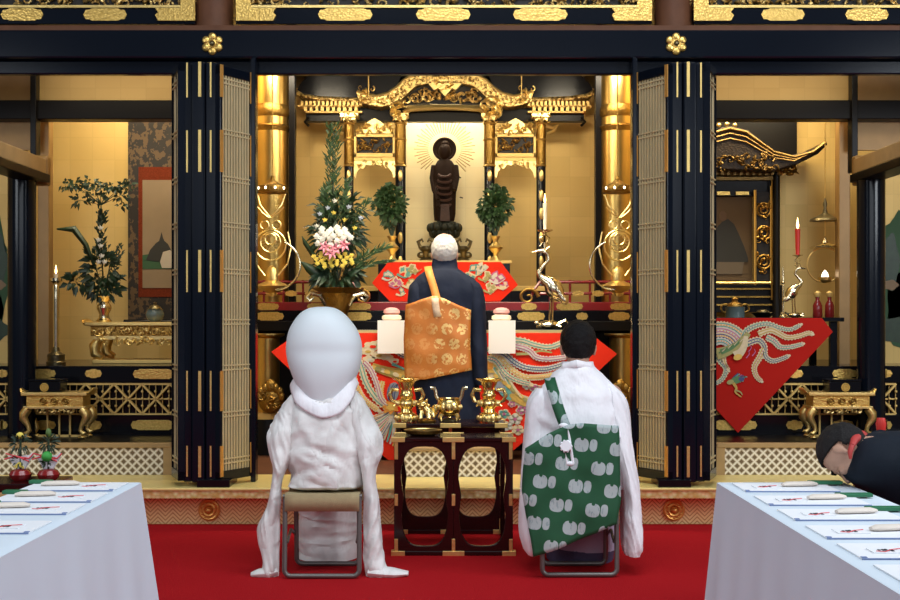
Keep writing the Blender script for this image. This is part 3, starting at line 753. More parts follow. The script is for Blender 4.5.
mb = MB(); mb.tube([W(404, 113, Y-.05), W(410, 109, Y-.06), W(425, 108, Y-.06), W(445, 107.5, Y-.06), W(465, 108, Y-.06), W(480, 109, Y-.06), W(486, 113, Y-.05)], .026, 8); mb.build('rainbow_beam', 'gold_bright', kd)
MB().pbx(430, 460, 100, 104, Y-.06, Y-.02).build('gable_plaque', 'lacquer_navy', kd, False)
MB().pbx(408, 482, 109, 121.5, Y+.02, Y+.1).build('inner_beam', 'lacquer_dull', kd, False)
MB().pbx(404, 486, 120, 300, Y+.45, Y+.48).build('gold_back_panel', 'goldleaf_pale', kd, False)
MB().pbx(338, 552, 290, 306, Y-.12, Y+.5).build('plinth', 'lacquer', kd, False, bevel=.006)
MB().pbx(336, 554, 286, 291, Y-.14, Y+.5).build('plinth_top', 'gold_flat', kd, False, bevel=.004)

# --- standing statue ----------------------------------------------------
Y = 11.02; k = Y/F
st = thing('statue', 'dark carved wooden standing statue with a ring halo in the gold shrine', 'statue', (WX(444.5, Y), Y, WZ(240, Y)))
cx = WX(444.5, Y)
def srings(rows, yc, dep, n=20):
    """rows: (py, px_left, px_right) -> rings"""
    out = []
    for py, a, b in rows:
        x0, x1 = WX(a, yc), WX(b, yc); z = WZ(py, yc)
        out.append([Vector(((x0+x1)/2+(x1-x0)/2*math.cos(2*PI*j/n), yc+dep*(x1-x0)/2*math.sin(2*PI*j/n), z)) for j in range(n)])
    return out
mb = MB(); mb.loft(srings([(221, 434.5, 455), (214, 434, 456), (200, 433.5, 456), (185, 433, 456.5), (172, 433.5, 456.5), (166, 435, 455), (161, 438, 452), (158.5, 442, 448)], Y, .6))
mb.ell(W(444.5, 151.5, Y), (.055, .06, .075), 14, 10); mb.ell(W(444.5, 144, Y), (.032, .034, .03), 12, 8)
for s in (-1, 1):
    mb.tube([W(444.5+s*9.5, 166, Y), W(444.5+s*11.5, 178, Y-.02), W(444.5+s*9, 190, Y-.07), W(444.5+s*7, 189 if s > 0 else 200, Y-.14)], [.035, .034, .03, .018], 8)
    for q in range(4): mb.tube([W(444.5+s*(5.5+q*.9), 189 if s > 0 else 200, Y-.14), W(444.5+s*(5.5+q*.9), (184 if s > 0 else 206), Y-.16)], .004, 5)
mb.wrinkle(.012, (14, 14, 5), 3)
b_ = mb.build('figure', 'statue_wood', st)
mb = MB()
for q, (py, w_) in enumerate(((176, 6), (182, 7), (188, 7.5), (194, 7), (200, 6.5), (206, 6))):
    mb.tube([W(444.5+w_*math.cos(PI*j/8), py+2.6*math.sin(PI*j/8)-2, Y-.115-.01*math.sin(PI*j/8)) for j in range(9)], .012, 6)
mb.pprism([(441, 204), (449, 204), (450, 221), (440, 221)], Y-.135, Y-.10)
mb.build('robe_folds', 'statue_red', st)
mb = MB(); c = W(444.5, 149, Y+.07); mb.torus(c, .098, .012, 'y', 32, 8); mb.cyl(c+Vector((0, .0, 0)), c+Vector((0, .012, 0)), .09, None, 28); mb.build('halo_ring', 'statue_wood', st)
mb = MB()
for q in range(54):
    a = 2*PI*q/54; d = Vector((math.cos(a), 0, math.sin(a))); L = .285 if q % 2 else .26
    if d.z < -.75: continue
    mb.tube([c+d*.15, c+d*L], [.003, .0045], 4)
mb.build('halo_ray', 'gold_dark', st)
mb = MB(); mb.lathe([(.10, WZ(222, Y)), (.125, WZ(224, Y)), (.135, WZ(229, Y)), (.11, WZ(234, Y)), (.07, WZ(237, Y)), (.12, WZ(246, Y)), (.17, WZ(254, Y)), (.19, WZ(263, Y)), (.2, WZ(285, Y))], (cx, Y, 0), 20)
for q in range(12):
    a = 2*PI*q/12
    for zz_, r_ in ((228, .13), (233, .11)): mb.ell((cx+r_*math.cos(a), Y+r_*math.sin(a), WZ(zz_, Y)), (.035, .035, .045), 8, 6)
mb.build('lotus_pedestal', 'statue_green', st)
mb = MB()
for q in (0, 1): mb.tube([W(457+3*q, 175+22*q+1*j*.3, Y-.1) for j in range(2)]+[W(461+2*q, 178+20*q, Y-.1)], .006, 6)
mb.build('attribute', 'statue_wood', st)
for s in (-1, 1):
    q = W(444.5+s*19, 262, 10.55); r = thing('lotus_ornament', f'dark curled lotus ornament {"left" if s < 0 else "right"} of the old priest\'s head', 'ornament', q)
    mb = MB(); mb.lathe([(.05, q.z), (.055, q.z+.02), (.02, q.z+.04), (.03, q.z+.09), (.055, q.z+.11), (.03, q.z+.14)], (q.x, q.y, 0), 14)
    mb.build('stem', 'bronze', r)
    mb = MB()
    for e in (-1, 1):
        mb.tube([q+Vector((0, 0, .10)), q+Vector((e*.045, 0, .13)), q+Vector((e*.065, 0, .18)), q+Vector((e*.03, 0, .20)), q+Vector((e*.02, 0, .175))], [.016, .018, .016, .012, .008], 8)
        mb.ell(q+Vector((e*.04, 0, .06)), (.035, .02, .03), 10, 8)
    mb.build('leaf_scroll', 'bronze', r)

# --- evergreen sprigs in gold vases --------------------------------------
for s in (-1, 1):
    px = 445+s*50.5 if s > 0 else 392; Y = 10.32; q = W(px, 262, Y); q.z = WZ(260.5, 10.03)+.002 if False else WZ(260.5, 10.03)
    r = thing('gold_flower_vase', f'small gold vase holding the {"left" if s < 0 else "right"} round evergreen bush before the shrine', 'vase', q)
    h = WZ(236, Y)-q.z
    MB().lathe([(.045, q.z), (.05, q.z+.012), (.02, q.z+h*.25), (.022, q.z+h*.34), (.055, q.z+h*.5), (.058, q.z+h*.58), (.022, q.z+h*.76), (.022, q.z+h*.82), (.042, q.z+h*.98), (.038, q.z+h)], (q.x, q.y, 0), 20).build('vase_body', 'gold_bright', r)
    MB().torus((q.x, q.y, q.z+h*.54), .059, .006, 'z', 20, 6).build('vase_ring', 'gold_dark', r)
    t_ = thing('evergreen_bush', f'round dark evergreen bush {"left" if s < 0 else "right"} of the statue in a gold vase', 'plant', (q.x, q.y, q.z+h))
    mb = MB()
    for i in range(7): mb.tube([Vector((q.x, q.y, q.z+h-.02)), W(px+rnd.uniform(-9, 9), rnd.uniform(195, 222), Y)], [.006, .003], 5)
    mb.build('stem', 'leaf_dark', t_)
    mb = MB()
    c = W(px, 206, Y); bush(mb, c, (.125, .12, .155), 420, .05, .034, None, .2)
    for i in range(7): a = rnd.uniform(0, 6.28); bush(mb, c+Vector((.10*math.cos(a), 0, .13*math.sin(a))), (.05, .06, .05), 36, .05, .034)
    mb.build('foliage', 'leaf_green', t_)

# --- upper altar cloth -----------------------------------------------------
Y = 10.0
up = hanging_cloth('altar_cloth', [(388, 262), (501, 262), (518, 285), (500, 301.5), (390, 301.5), (372, 283)], Y, 'red_brocade', 'smaller red altar cloth with cloud embroidery below the statue, behind the old priest')
mb = MB()
rn = random.Random(5)
for (cx_, cy, r_, cols) in ((388, 276, 6, (TE, WH)), (396, 283, 7, (CR, PK)), (405, 272, 8, (CR, TE)), (415, 268, 7, (CR, OL)), (409, 283, 7, (OL, CR)), (401, 292, 5, (TE, CR)),
                            (476, 270, 8, (TE, CR)), (485, 276, 7, (CR, OL)), (497, 278, 8, (PK, WH)), (490, 288, 7, (CR, OL)), (503, 285, 6, (PK, CR)), (470, 276, 6, (CR, TE)), (482, 267, 6, (CR, WH))):
    for j in range(4):
        a = rn.uniform(0, 6.28); blobp(mb, cx_+r_*.5*math.cos(a), cy+r_*.4*math.sin(a), r_*.55, r_*.42, Y, cols[0], .004+.0006*j, a, 14, 4, .18)
        blobp(mb, cx_+r_*.5*math.cos(a), cy+r_*.4*math.sin(a), r_*.32, r_*.24, Y, cols[1], .007+.0006*j, a, 14, 4, .18)
    ribbon(mb, [(cx_-r_, cy+2), (cx_, cy+r_*.7), (cx_+r_, cy+1)], .02, Y, cols[1], .004, .011)
mb.build('cloud_embroidery', EM, up, False)

# --- lower table and large phoenix cloth -----------------------------------
tb = thing('altar_table', 'long dark altar table with gilt edge under the phoenix cloth', 'table', (WX(445, 9.2), 9.2, .25))
zt = WZ(329.5, 9.0)
MB().bx(WX(296, 9), WX(592, 9), 9.0, 9.42, zt-.035, zt).build('table_top', 'lacquer', tb, False, bevel=.004)
MB().bx(WX(295.5, 9), WX(592.5, 9), 8.992, 9.0, zt-.028, zt-.004).build('gilt_edge', 'gold_bright', tb, False)
for sx in (300, 588):
    for y_ in (9.04, 9.38): MB().bx(WX(sx, 9)-.035, WX(sx, 9)+.035, y_-.03, y_+.03, .25, zt-.035).build('leg', 'lacquer', tb, False, bevel=.006)
Y = 8.98
cl = hanging_cloth('altar_cloth', [(298, 333), (590, 333), (617, 354), (520, 445), (502, 460), (388, 460), (370, 445), (271, 352)], Y, 'red_brocade', 'large red altar cloth with phoenix embroidery hanging behind bride and priests')
mb = MB()
# right hand tail feathers
feather(mb, [(488, 352), (502, 342), (520, 340.5), (535, 345), (550, 347), (566, 341)], .046, Y, TE, WH, CR, .036)
feather(mb, [(490, 356), (508, 346.5), (520, 347), (530, 351), (536, 357), (548, 359), (566, 357)], .042, Y, PK, WH, WH, .032, .010)
feather(mb, [(492, 352), (503, 353), (514, 362), (526, 367.5), (545, 369), (564, 364)], .046, Y, NA, TE, WH, .034, .014)
feather(mb, [(490, 356), (500, 358), (511, 369), (524, 376.5), (540, 377), (556, 374)], .044, Y, YE, OR, CR, .032, .012)
feather(mb, [(488, 358), (496, 361), (505, 373), (516, 380), (530, 384)], .042, Y, TE, PK, CR, .032, .016)
ribbon(mb, [(516, 354), (530, 353.5), (540, 351), (552, 352.5)], .022, Y, OL, .01, .009)
for i in range(9): ribbon(mb, [(492+i*2.0, 366+i*1.3), (497+i*2.2, 374+i*1.8), (504+i*2.2, 380+i*2.2)], .017, Y, (CR, TE, OL, CR, GR)[i % 5], .012, .010+.0004*i)
ribbon(mb, [(486, 364), (500, 380), (516, 398), (532, 402)], .17, Y, CR, .06, .004)
for i in range(8): blobp(mb, 496+i*4.2, 376+i*3.4, 3.2, 1.9, Y, (YE, OL, GO)[i % 3], .0125, -.7)
blobp(mb, 489, 365, 8, 9, Y, YE, .009, .5, 16, 5, .15); blobp(mb, 489, 365, 4, 5, Y, OR, .011, .5, 12, 5, .15); blobp(mb, 497, 385, 11, 5, Y, GR, .010, -.7); blobp(mb, 505, 392, 10, 5, Y, TE, .009, -.8); blobp(mb, 520, 400, 12, 4, Y, GO, .010, -.5)
ribbon(mb, [(500, 388), (512, 398), (526, 402)], .05, Y, GO, .03, .008)
def flower(cx_, cy, rr_, c1, c2):
    for k in range(5): a = k*1.2566+cx_; blobp(mb, cx_+rr_*.62*math.cos(a), cy+rr_*.5*math.sin(a), rr_*.5, rr_*.4, Y, CR, .005, 0, 9); blobp(mb, cx_+rr_*.62*math.cos(a), cy+rr_*.5*math.sin(a), rr_*.30, rr_*.24, Y, c1, .0075, 0, 8)
    blobp(mb, cx_, cy, rr_*.28, rr_*.24, Y, c2, .010, 0, 8)
for cx_, cy, rr_, a, b in ((504, 414, 6, TE, PK), (515, 419, 7, WH, PK), (522, 410, 6, PK, WH), (507, 426, 6, WH, TE), (518, 430, 6, CR, PK), (536, 389, 6, PK, WH), (527, 386, 4.5, WH, PK), (512, 404, 4, PK, CR)): flower(cx_, cy, rr_, a, b)
# left hand bird and trailing feathers
for cx_, cy, r_ in ((372, 346, 8), (367, 351, 7), (380, 343.5, 6), (378, 355, 7), (387, 357, 6), (369, 359, 6), (394, 361, 5)):
    for k in range(5): a = k*1.2566+cx_; blobp(mb, cx_+r_*.6*math.cos(a), cy+r_*.32*math.sin(a), r_*.52, r_*.32, Y, CR, .004+.0003*k, 0, 10)
    blobp(mb, cx_+1, cy+.6, r_*.42, r_*.2, Y, (WH, GO, RD_)[int(r_) % 3], .0075)
feather(mb, [(356, 352), (361, 366), (366, 382), (376, 398), (388, 408)], .046, Y, TE, WH, CR, .044, .010)
feather(mb, [(364, 362), (371, 370), (377, 384), (381, 398), (388, 406)], .040, Y, PK, CR, WH, .032, .014)
feather(mb, [(350, 366), (355, 382), (363, 398), (378, 410)], .044, Y, YE, OR, CR, .034, .007)
feather(mb, [(383, 381), (381, 390), (383, 400), (388, 406)], .034, Y, CR, GO, YE, .026, .008)
ribbon(mb, [(372, 366), (380, 369), (390, 372), (401, 374), (412, 378)], .05, Y, GO, .09, .006)
for i in range(9): blobp(mb, 374+i*4.4, 367.5+i*1.4, 3.4, 2.1, Y, (YE, OL, CR)[i % 3], .009+.001*(i % 2), -.4)
ribbon(mb, [(392, 364), (400, 367), (408, 371)], .022, Y, TE, .012, .010)
blobp(mb, 393, 392, 6, 10, Y, GR, .007, -.2)
for i in range(7): ribbon(mb, [(389+.8*i, 400), (388+1.4*i, 392-i), (390+1.9*i, 384)], .010, Y, (NA, GR)[i % 2], .004, .009)
blobp(mb, 391, 407, 8, 6, Y, OR, .016, .3, 20, 7, .25); blobp(mb, 391, 407, 4.5, 3.5, Y, YE, .018, 0, 16, 7, .2)
for i, c_ in enumerate((OR, NA, TE, PK, GN, RD_, NA)): feather(mb, [(352+i*2, 415+i*4.2), (368+i, 419+i*3.8), (380, 415.5+i*3.5), (392-i*.4, 410+i*1.9)], .036, Y, c_, (CR, WH)[i % 2], (WH, CR)[i % 2], .03, .005+.0011*i)
for i in range(5): ribbon(mb, [(386+i*3, 412), (388+i*3, 426+i), (384+i*3, 440+i*2)], .03, Y, (CR, TE, WH, GO, PK)[i], .012, .006)
feather(mb, [(394, 349), (402, 355), (410, 357), (420, 355)], .034, Y, NA, PK, WH, .02, .005)
for cx_, cy in ((336, 356), (330, 380), (346, 372), (345, 345), (440, 360), (445, 400), (425, 430), (465, 425), (460, 385)): flower(cx_, cy, 6, (TE, PK, WH)[int(cx_) % 3], GO)
mb.build('phoenix_embroidery', EM, cl, False)

# --- white draped offering stands with pink and cream rice cakes ------------
for s, px in ((-1, 391), (1, 502)):
    Y = 8.93; q = W(px, 320.5, Y)
    z = WZ(320.5, Y)
    side = 'left' if s < 0 else 'right'
    r = thing('offering_tray', f'low offering tray with white paper hanging in front, {side} of the old priest', 'offering tray', (q.x, Y, zt))
    MB().bx(q.x-.098, q.x+.098, Y, Y+.2, z-.014, z).build('tray_board', 'white_paper', r, False, bevel=.003)
    MB().bx(q.x-.07, q.x+.07, Y+.09, Y+.18, zt+.001, z-.014).build('tray_foot', 'white_paper', r, False, bevel=.003)
    MB().bx(q.x-.1, q.x+.1, Y-.006, Y-.002, WZ(353.5, Y), z+.001).build('hanging_paper', 'white_paper', r, False)
    m_ = thing('rice_cake', f'round cream rice cake on the {side} white offering tray', 'rice cake', (q.x, Y+.1, z))
    MB().lathe([(.06, z), (.075, z+.014), (.072, z+.034), (.05, z+.046)], (q.x, Y+.1, 0), 20).build('cake', 'rice_cream', m_)
    m_ = thing('rice_cake', f'smaller pink rice cake on top of the cream one, {side} of the old priest', 'rice cake', (q.x, Y+.1, z+.046))
    MB().lathe([(.045, z+.046), (.064, z+.058), (.058, z+.08), (.036, z+.094), (.01, z+.098)], (q.x, Y+.1, 0), 20).build('cake', 'rice_pink', m_)

# --- crane candlesticks ------------------------------------------------------
def crane(root, base, h, s=1, mat='silver_gold'):
    """crane on a tortoise; base = foot point, h = height of the crane's head, s = which way the beak points"""
    P = lambda x, y, z: base+Vector((-s*x*h, y*h, z*h))
    mb = MB(); mb.ell(P(0, 0, .05), (.13*h, .10*h, .055*h), 14, 8); mb.ell(P(.15, 0, .07), (.035*h, .03*h, .03*h), 8, 6)
    for a in (-1, 1):
        for b in (-1, 1): mb.tube([P(.07*b, .05*a, .05), P(.14*b, .09*a, .02)], [.022*h, .018*h], 6)
    mb.tube([P(-.1, 0, .05), P(-.2, 0, .10), P(-.24, 0, .06)], [.03*h, .02*h, .006*h], 6)
    mb.build('tortoise_foot', mat, root)
    mb = MB(); mb.tube([P(-.04, .02, .08), P(-.05, .02, .45)], .012*h, 6); mb.tube([P(.0, -.02, .08), P(-.02, -.02, .45)], .012*h, 6)
    mb.tube([P(-.15, 0, .34), P(-.10, 0, .42), P(-.05, 0, .50), P(.0, 0, .57), P(.10, 0, .63), P(.13, 0, .69), P(.06, 0, .77), P(.0, 0, .84), P(.02, 0, .91), P(.08, 0, .95), P(.12, 0, .945), P(.22, 0, .93)],
            [.03*h, .10*h, .115*h, .085*h, .042*h, .03*h, .024*h, .022*h, .024*h, .028*h, .02*h, .005*h], 10)
    mb.build('crane_body', mat, root)
    mb = MB()
    for a in (-1, 1):
        for i in range(4): mb.ell(P(-.07-.03*i, .08*a, .50-.045*i), (.09*h, .025*h, .04*h), 10, 6, None, Matrix.Rotation(s*.9, 3, 'Y'))
    mb.build('crane_wing', mat, root)
    top = P(.05, 0, .95)
    mb = MB(); mb.tube([top, top+Vector((0, 0, .10*h))], .014*h, 6)
    for a in (-1, 1): mb.tube([top, top+Vector((a*.06*h, 0, .05*h)), top+Vector((a*.02*h, 0, .10*h)), top+Vector((a*.06*h, 0, .15*h)), top+Vector((0, 0, .2*h))], .010*h, 6)
    z = top.z+.2*h; mb.lathe([(.01*h, z), (.03*h, z+.02*h), (.09*h, z+.035*h), (.095*h, z+.05*h), (.03*h, z+.05*h)], (top.x, top.y, 0), 16)
    mb.build('candle_cup', mat, root)
    return Vector((top.x, top.y, z+.05*h))
def candle(pt, h, r, mat, label):
    c = thing('candle', label, 'candle', pt)
    MB().lathe([(r*.75, pt.z), (r, pt.z+h*.7), (r*1.05, pt.z+h)], (pt.x, pt.y, 0), 14).build('candle_body', mat, c)
    z = pt.z+h
    MB().lathe([(.001, z), (r*.5, z+r*.8), (r*.55, z+r*1.6), (r*.3, z+r*3), (.0008, z+r*4.6)], (pt.x, pt.y, 0), 10).build('flame', 'flame', c)
q = Vector((WX(549, 9.12), 9.12, zt+.004))
r = thing('crane_candlestick', 'tall gilt crane candlestick on a tortoise foot, above the young priest\'s head', 'candlestick', q)
tp = crane(r, q, WZ(249, 9.12)-q.z+.02, 1)
candle(tp, WZ(203, 9.12)-tp.z, .016, 'rice_cream', 'pale lit candle on the crane candlestick beside the shrine column')

# --- central flower arrangement ------------------------------------------------
Y = 9.24; px = 338
q = Vector((WX(px, Y), Y, zt))
r = thing('flower_vase', 'wide bronze vase with scroll handles behind the bride\'s white hood', 'vase', q)
zr = WZ(288, Y)
MB().lathe([(.10, q.z), (.105, q.z+.02), (.06, q.z+.06), (.075, q.z+.12), (.11, zr-.09), (.13, zr-.04), (.20, zr-.005), (.205, zr), (.12, zr-.03)], (q.x, Y, 0), 28).build('vase_body', 'gold_dark', r)
for s in (-1, 1):
    mb = MB(); mb.tube([Vector((q.x+s*.09, Y-.04, zr-.13)), Vector((q.x+s*.13, Y-.07, zr-.06)), Vector((q.x+s*.20, Y-.06, zr-.04)), Vector((q.x+s*.235, Y-.05, zr-.07)), Vector((q.x+s*.21, Y-.05, zr-.10)), Vector((q.x+s*.18, Y-.05, zr-.075))], [.016, .018, .017, .015, .013, .008], 8)
    mb.build('scroll_handle', 'silver_gold', r)
fl = thing('flower_arrangement', 'tall flower arrangement of pine, white and yellow chrysanthemums and pink lilies', 'flowers', (q.x, Y, zr))
mb = MB()
for i in range(14): mb.tube([Vector((q.x+rnd.uniform(-.05, .05), Y, zr-.04)), W(px+rnd.uniform(-22, 22), rnd.uniform(225, 270), Y+rnd.uniform(-.1, .08))], .006, 5)
mb.tube([Vector((q.x, Y, zr)), W(333, 200, Y+.05), W(333, 132, Y+.06)], [.014, .01, .004], 6)
mb.build('stem', 'leaf_dark', fl)
def spray(mb, pts, n, L, w, spread, m=None, th=.02):
    for i in range(n):
        t_ = (i+rnd.random())/n*(len(pts)-1); k_ = min(int(t_), len(pts)-2); a = pts[k_].lerp(pts[k_+1], t_-k_); d = (pts[k_+1]-pts[k_]).normalized()
        side = Vector((rnd.choice((-1, 1))*rnd.uniform(.5, 1), rnd.uniform(-.6, .6), 0))*spread
        leaf(mb, a+Vector((rnd.uniform(-th, th), rnd.uniform(-th, th), 0)), d+side, L*rnd.uniform(.6, 1.2)*(1-.35*t_/(len(pts)-1)), w, m, .1)
mb = MB()
spray(mb, [W(333, 235, Y+.05), W(332, 180, Y+.06), W(334, 126, Y+.06)], 320, .10, .014, .75, None, .045)
spray(mb, [W(326, 225, Y), W(325, 190, Y)], 90, .11, .016, .9); spray(mb, [W(344, 225, Y), W(347, 180, Y+.04)], 90, .09, .014, .9)
mb.build('pine_foliage', 'leaf_green', fl)
mb = MB(); bush(mb, W(338, 232, Y+.03), (.20, .14, .20), 330, .09, .026); bush(mb, W(337, 272, Y), (.17, .15, .13), 200, .10, .04); bush(mb, W(340, 210, Y+.04), (.19, .1, .13), 160, .09, .02)
mb.build('leaf_mass', 'leaf_dark', fl)
mb = MB()
spray(mb, [W(352, 270, Y-.05), W(368, 255, Y-.06), W(384, 248, Y-.05)], 80, .12, .012, .8); spray(mb, [W(352, 272, Y-.05), W(372, 264, Y-.05), W(389, 261, Y-.05)], 60, .10, .012, .7); spray(mb, [W(352, 225, Y), W(362, 208, Y), W(369, 200, Y)], 40, .08, .012, .5)
mb.build('fern_frond', 'leaf_green', fl)
for pts, w_ in (([(333, 287), (320, 277), (309, 268), (300, 261)], .085), ([(330, 282), (318, 262), (305, 243), (302, 236)], .04), ([(340, 286), (350, 278), (360, 270)], .07), ([(334, 286), (326, 272), (316, 262)], .06)):
    P = [W(a, b, Y-.10) for a, b in pts]; mb = MB(); vs = []; n = len(P)
    for i, p in enumerate(P):
        d = (P[min(i+1, n-1)]-P[max(i-1, 0)]).normalized(); sd = Vector((-d.z, 0, d.x)); ww = w_*(.5, 1., .8, .04)[i if n == 4 else i+(i > 1)]
        vs += [p+sd*ww/2, p-Vector((0, .012, 0)), p-sd*ww/2]
    mb.add(vs, [(3*i+a, 3*i+a+1, 3*i+a+4, 3*i+a+3) for i in range(n-1) for a in (0, 1)]); mb.build('broad_leaf', 'leaf_dark', fl, True, solid=.003)
def mum(c, r, n, mat, name, flat=.55):
    mb = MB(); mb.ell(c, (r*.5, r*.4, r*.45), 8, 6)
    for i in range(n):
        a = i*2.4; e = (i/n)**.6; d = Vector((math.cos(a)*e, -math.sqrt(max(0, 1-e*e))*flat-.15, math.sin(a)*e)); p = c+d*r*.75
        mb.ell(p, (r*.2, r*.2, r*.2), 6, 4)
    return mb.build(name, mat, fl)
for i in range(24):
    a = i*2.4; e = math.sqrt(i/24); mum(W(331+19*e*math.cos(a)+2, 240+12*e*math.sin(a)-4*(abs(math.cos(a))), Y-.15-.03*(1-e)), .031, 22, 'petal_white', 'white_chrysanthemum')
for i in range(30):
    a = i*2.4; e = math.sqrt(i/30); mum(W(333+22*e*math.cos(a), 259+9*e*math.sin(a), Y-.165), .023, 18, 'petal_yellow', 'yellow_chrysanthemum')
for px_, py_ in ((325, 247), (335, 249), (344, 245), (331, 253)):
    mb = MB(); c = W(px_, py_, Y-.19)
    for i in range(6):
        a = i*PI/3+.3; d = Vector((math.cos(a), -.5, math.sin(a))); leaf(mb, c, d, .062, .026, None, .1)
    mb.ell(c+Vector((0, -.01, 0)), .010, 8, 6); mb.build('pink_lily', 'petal_pink', fl, True, solid=.002)
for px_, py_, m_ in ((328, 208, 'petal_blue'), (335, 201, 'petal_white'), (320, 214, 'petal_blue'), (345, 220, 'petal_yellow'), (334, 213, 'petal_yellow'), (355, 228, 'petal_yellow'), (349, 207, 'petal_blue'), (325, 220, 'petal_yellow'), (361, 218, 'petal_blue'), (317, 226, 'petal_white')):
    mum(W(px_, py_, Y-.11), .024, 10, m_, {'petal_blue': 'pale_blue_flower', 'petal_white': 'white_flower', 'petal_yellow': 'yellow_flower'}[m_])

# --- hanging gilt lanterns -----------------------------------------------------
def lantern(px, s, label):
    Y = 9.15; x = WX(px, Y); Z = lambda py: WZ(py, Y)
    r = thing('hanging_lantern', label, 'lantern', (x, Y, Z(285)))
    MB().tube([(x, Y, 3.5), (x, Y, Z(178))], .005, 6).build('hanging_rod', 'gold_dark', r)
    mb = MB(); mb.lathe([(.11, Z(193)), (.118, Z(190)), (.115, Z(186.5)), (.06, Z(184)), (.02, Z(180)), (.012, Z(176))], (x, Y, 0), 20); cp_ = mb.build('cap', 'gold_dark', r)
    for k in range(4):
        a = PI+PI*(k+1)/5; MB().ell((x+.117*math.cos(a), Y+.117*math.sin(a), Z(189)), (.008, .006, .011), 8, 6).build('cap_light', 'lamp_bulb', cp_)
    mb = MB()
    for e in (-1, 1):
        mb.tube([(x+e*.105, Y-.06, Z(195)), (x+e*.08, Y-.09, Z(206)), (x+e*.02, Y-.10, Z(216)), (x, Y-.10, Z(219))], .0065, 6)
        mb.tube([(x+e*.01, Y-.10, Z(219)), (x+e*.06, Y-.10, Z(214)), (x+e*.10, Y-.09, Z(208))], .0055, 6)
        mb.tube([(x+e*.12, Y-.03, Z(232)), (x+e*.145, Y-.03, Z(248)), (x+e*.12, Y-.04, Z(264)), (x+e*.05, Y-.06, Z(276))], .0065, 6)
        mb.torus((x+e*.045, Y-.10, Z(226)), .032, .0055, 'y', 18, 6)
    mb.torus((x, Y-.10, Z(246)), .115, .0075, 'y', 30, 6); mb.torus((x, Y-.10, Z(243)), .075, .006, 'y', 26, 6); mb.torus((x, Y-.10, Z(240)), .042, .006, 'y', 20, 6)
    for k in range(8): a = k*PI/4; mb.torus((x+.058*math.cos(a), Y-.10, Z(243)+.058*math.sin(a)), .015, .004, 'y', 10, 5)
    mb.build('scroll_wires', 'gold_bright', r)
    mb = MB(); mb.lathe([(.02, Z(296)), (.03, Z(293)), (.10, Z(289)), (.12, Z(286)), (.10, Z(284)), (.05, Z(281)), (.055, Z(273)), (.04, Z(268)), (.02, Z(266))], (x, Y, 0), 20); mb.build('oil_bowl', 'gold', r)
    mb = MB(); mb.torus((x+(-s)*.04, Y-.13, Z(266)), .185, .009, 'y', 22, 8, PI*1.5 if s < 0 else PI*.62, PI*2.38 if s < 0 else PI*1.5); mb.build('crescent_ring', 'silver_gold', r)
lantern(272.5, -1, 'gilt hanging lantern in front of the gilded pillar above the bride')
lantern(617.5, 1, 'gilt hanging lantern in front of the gilded pillar near the young priest')
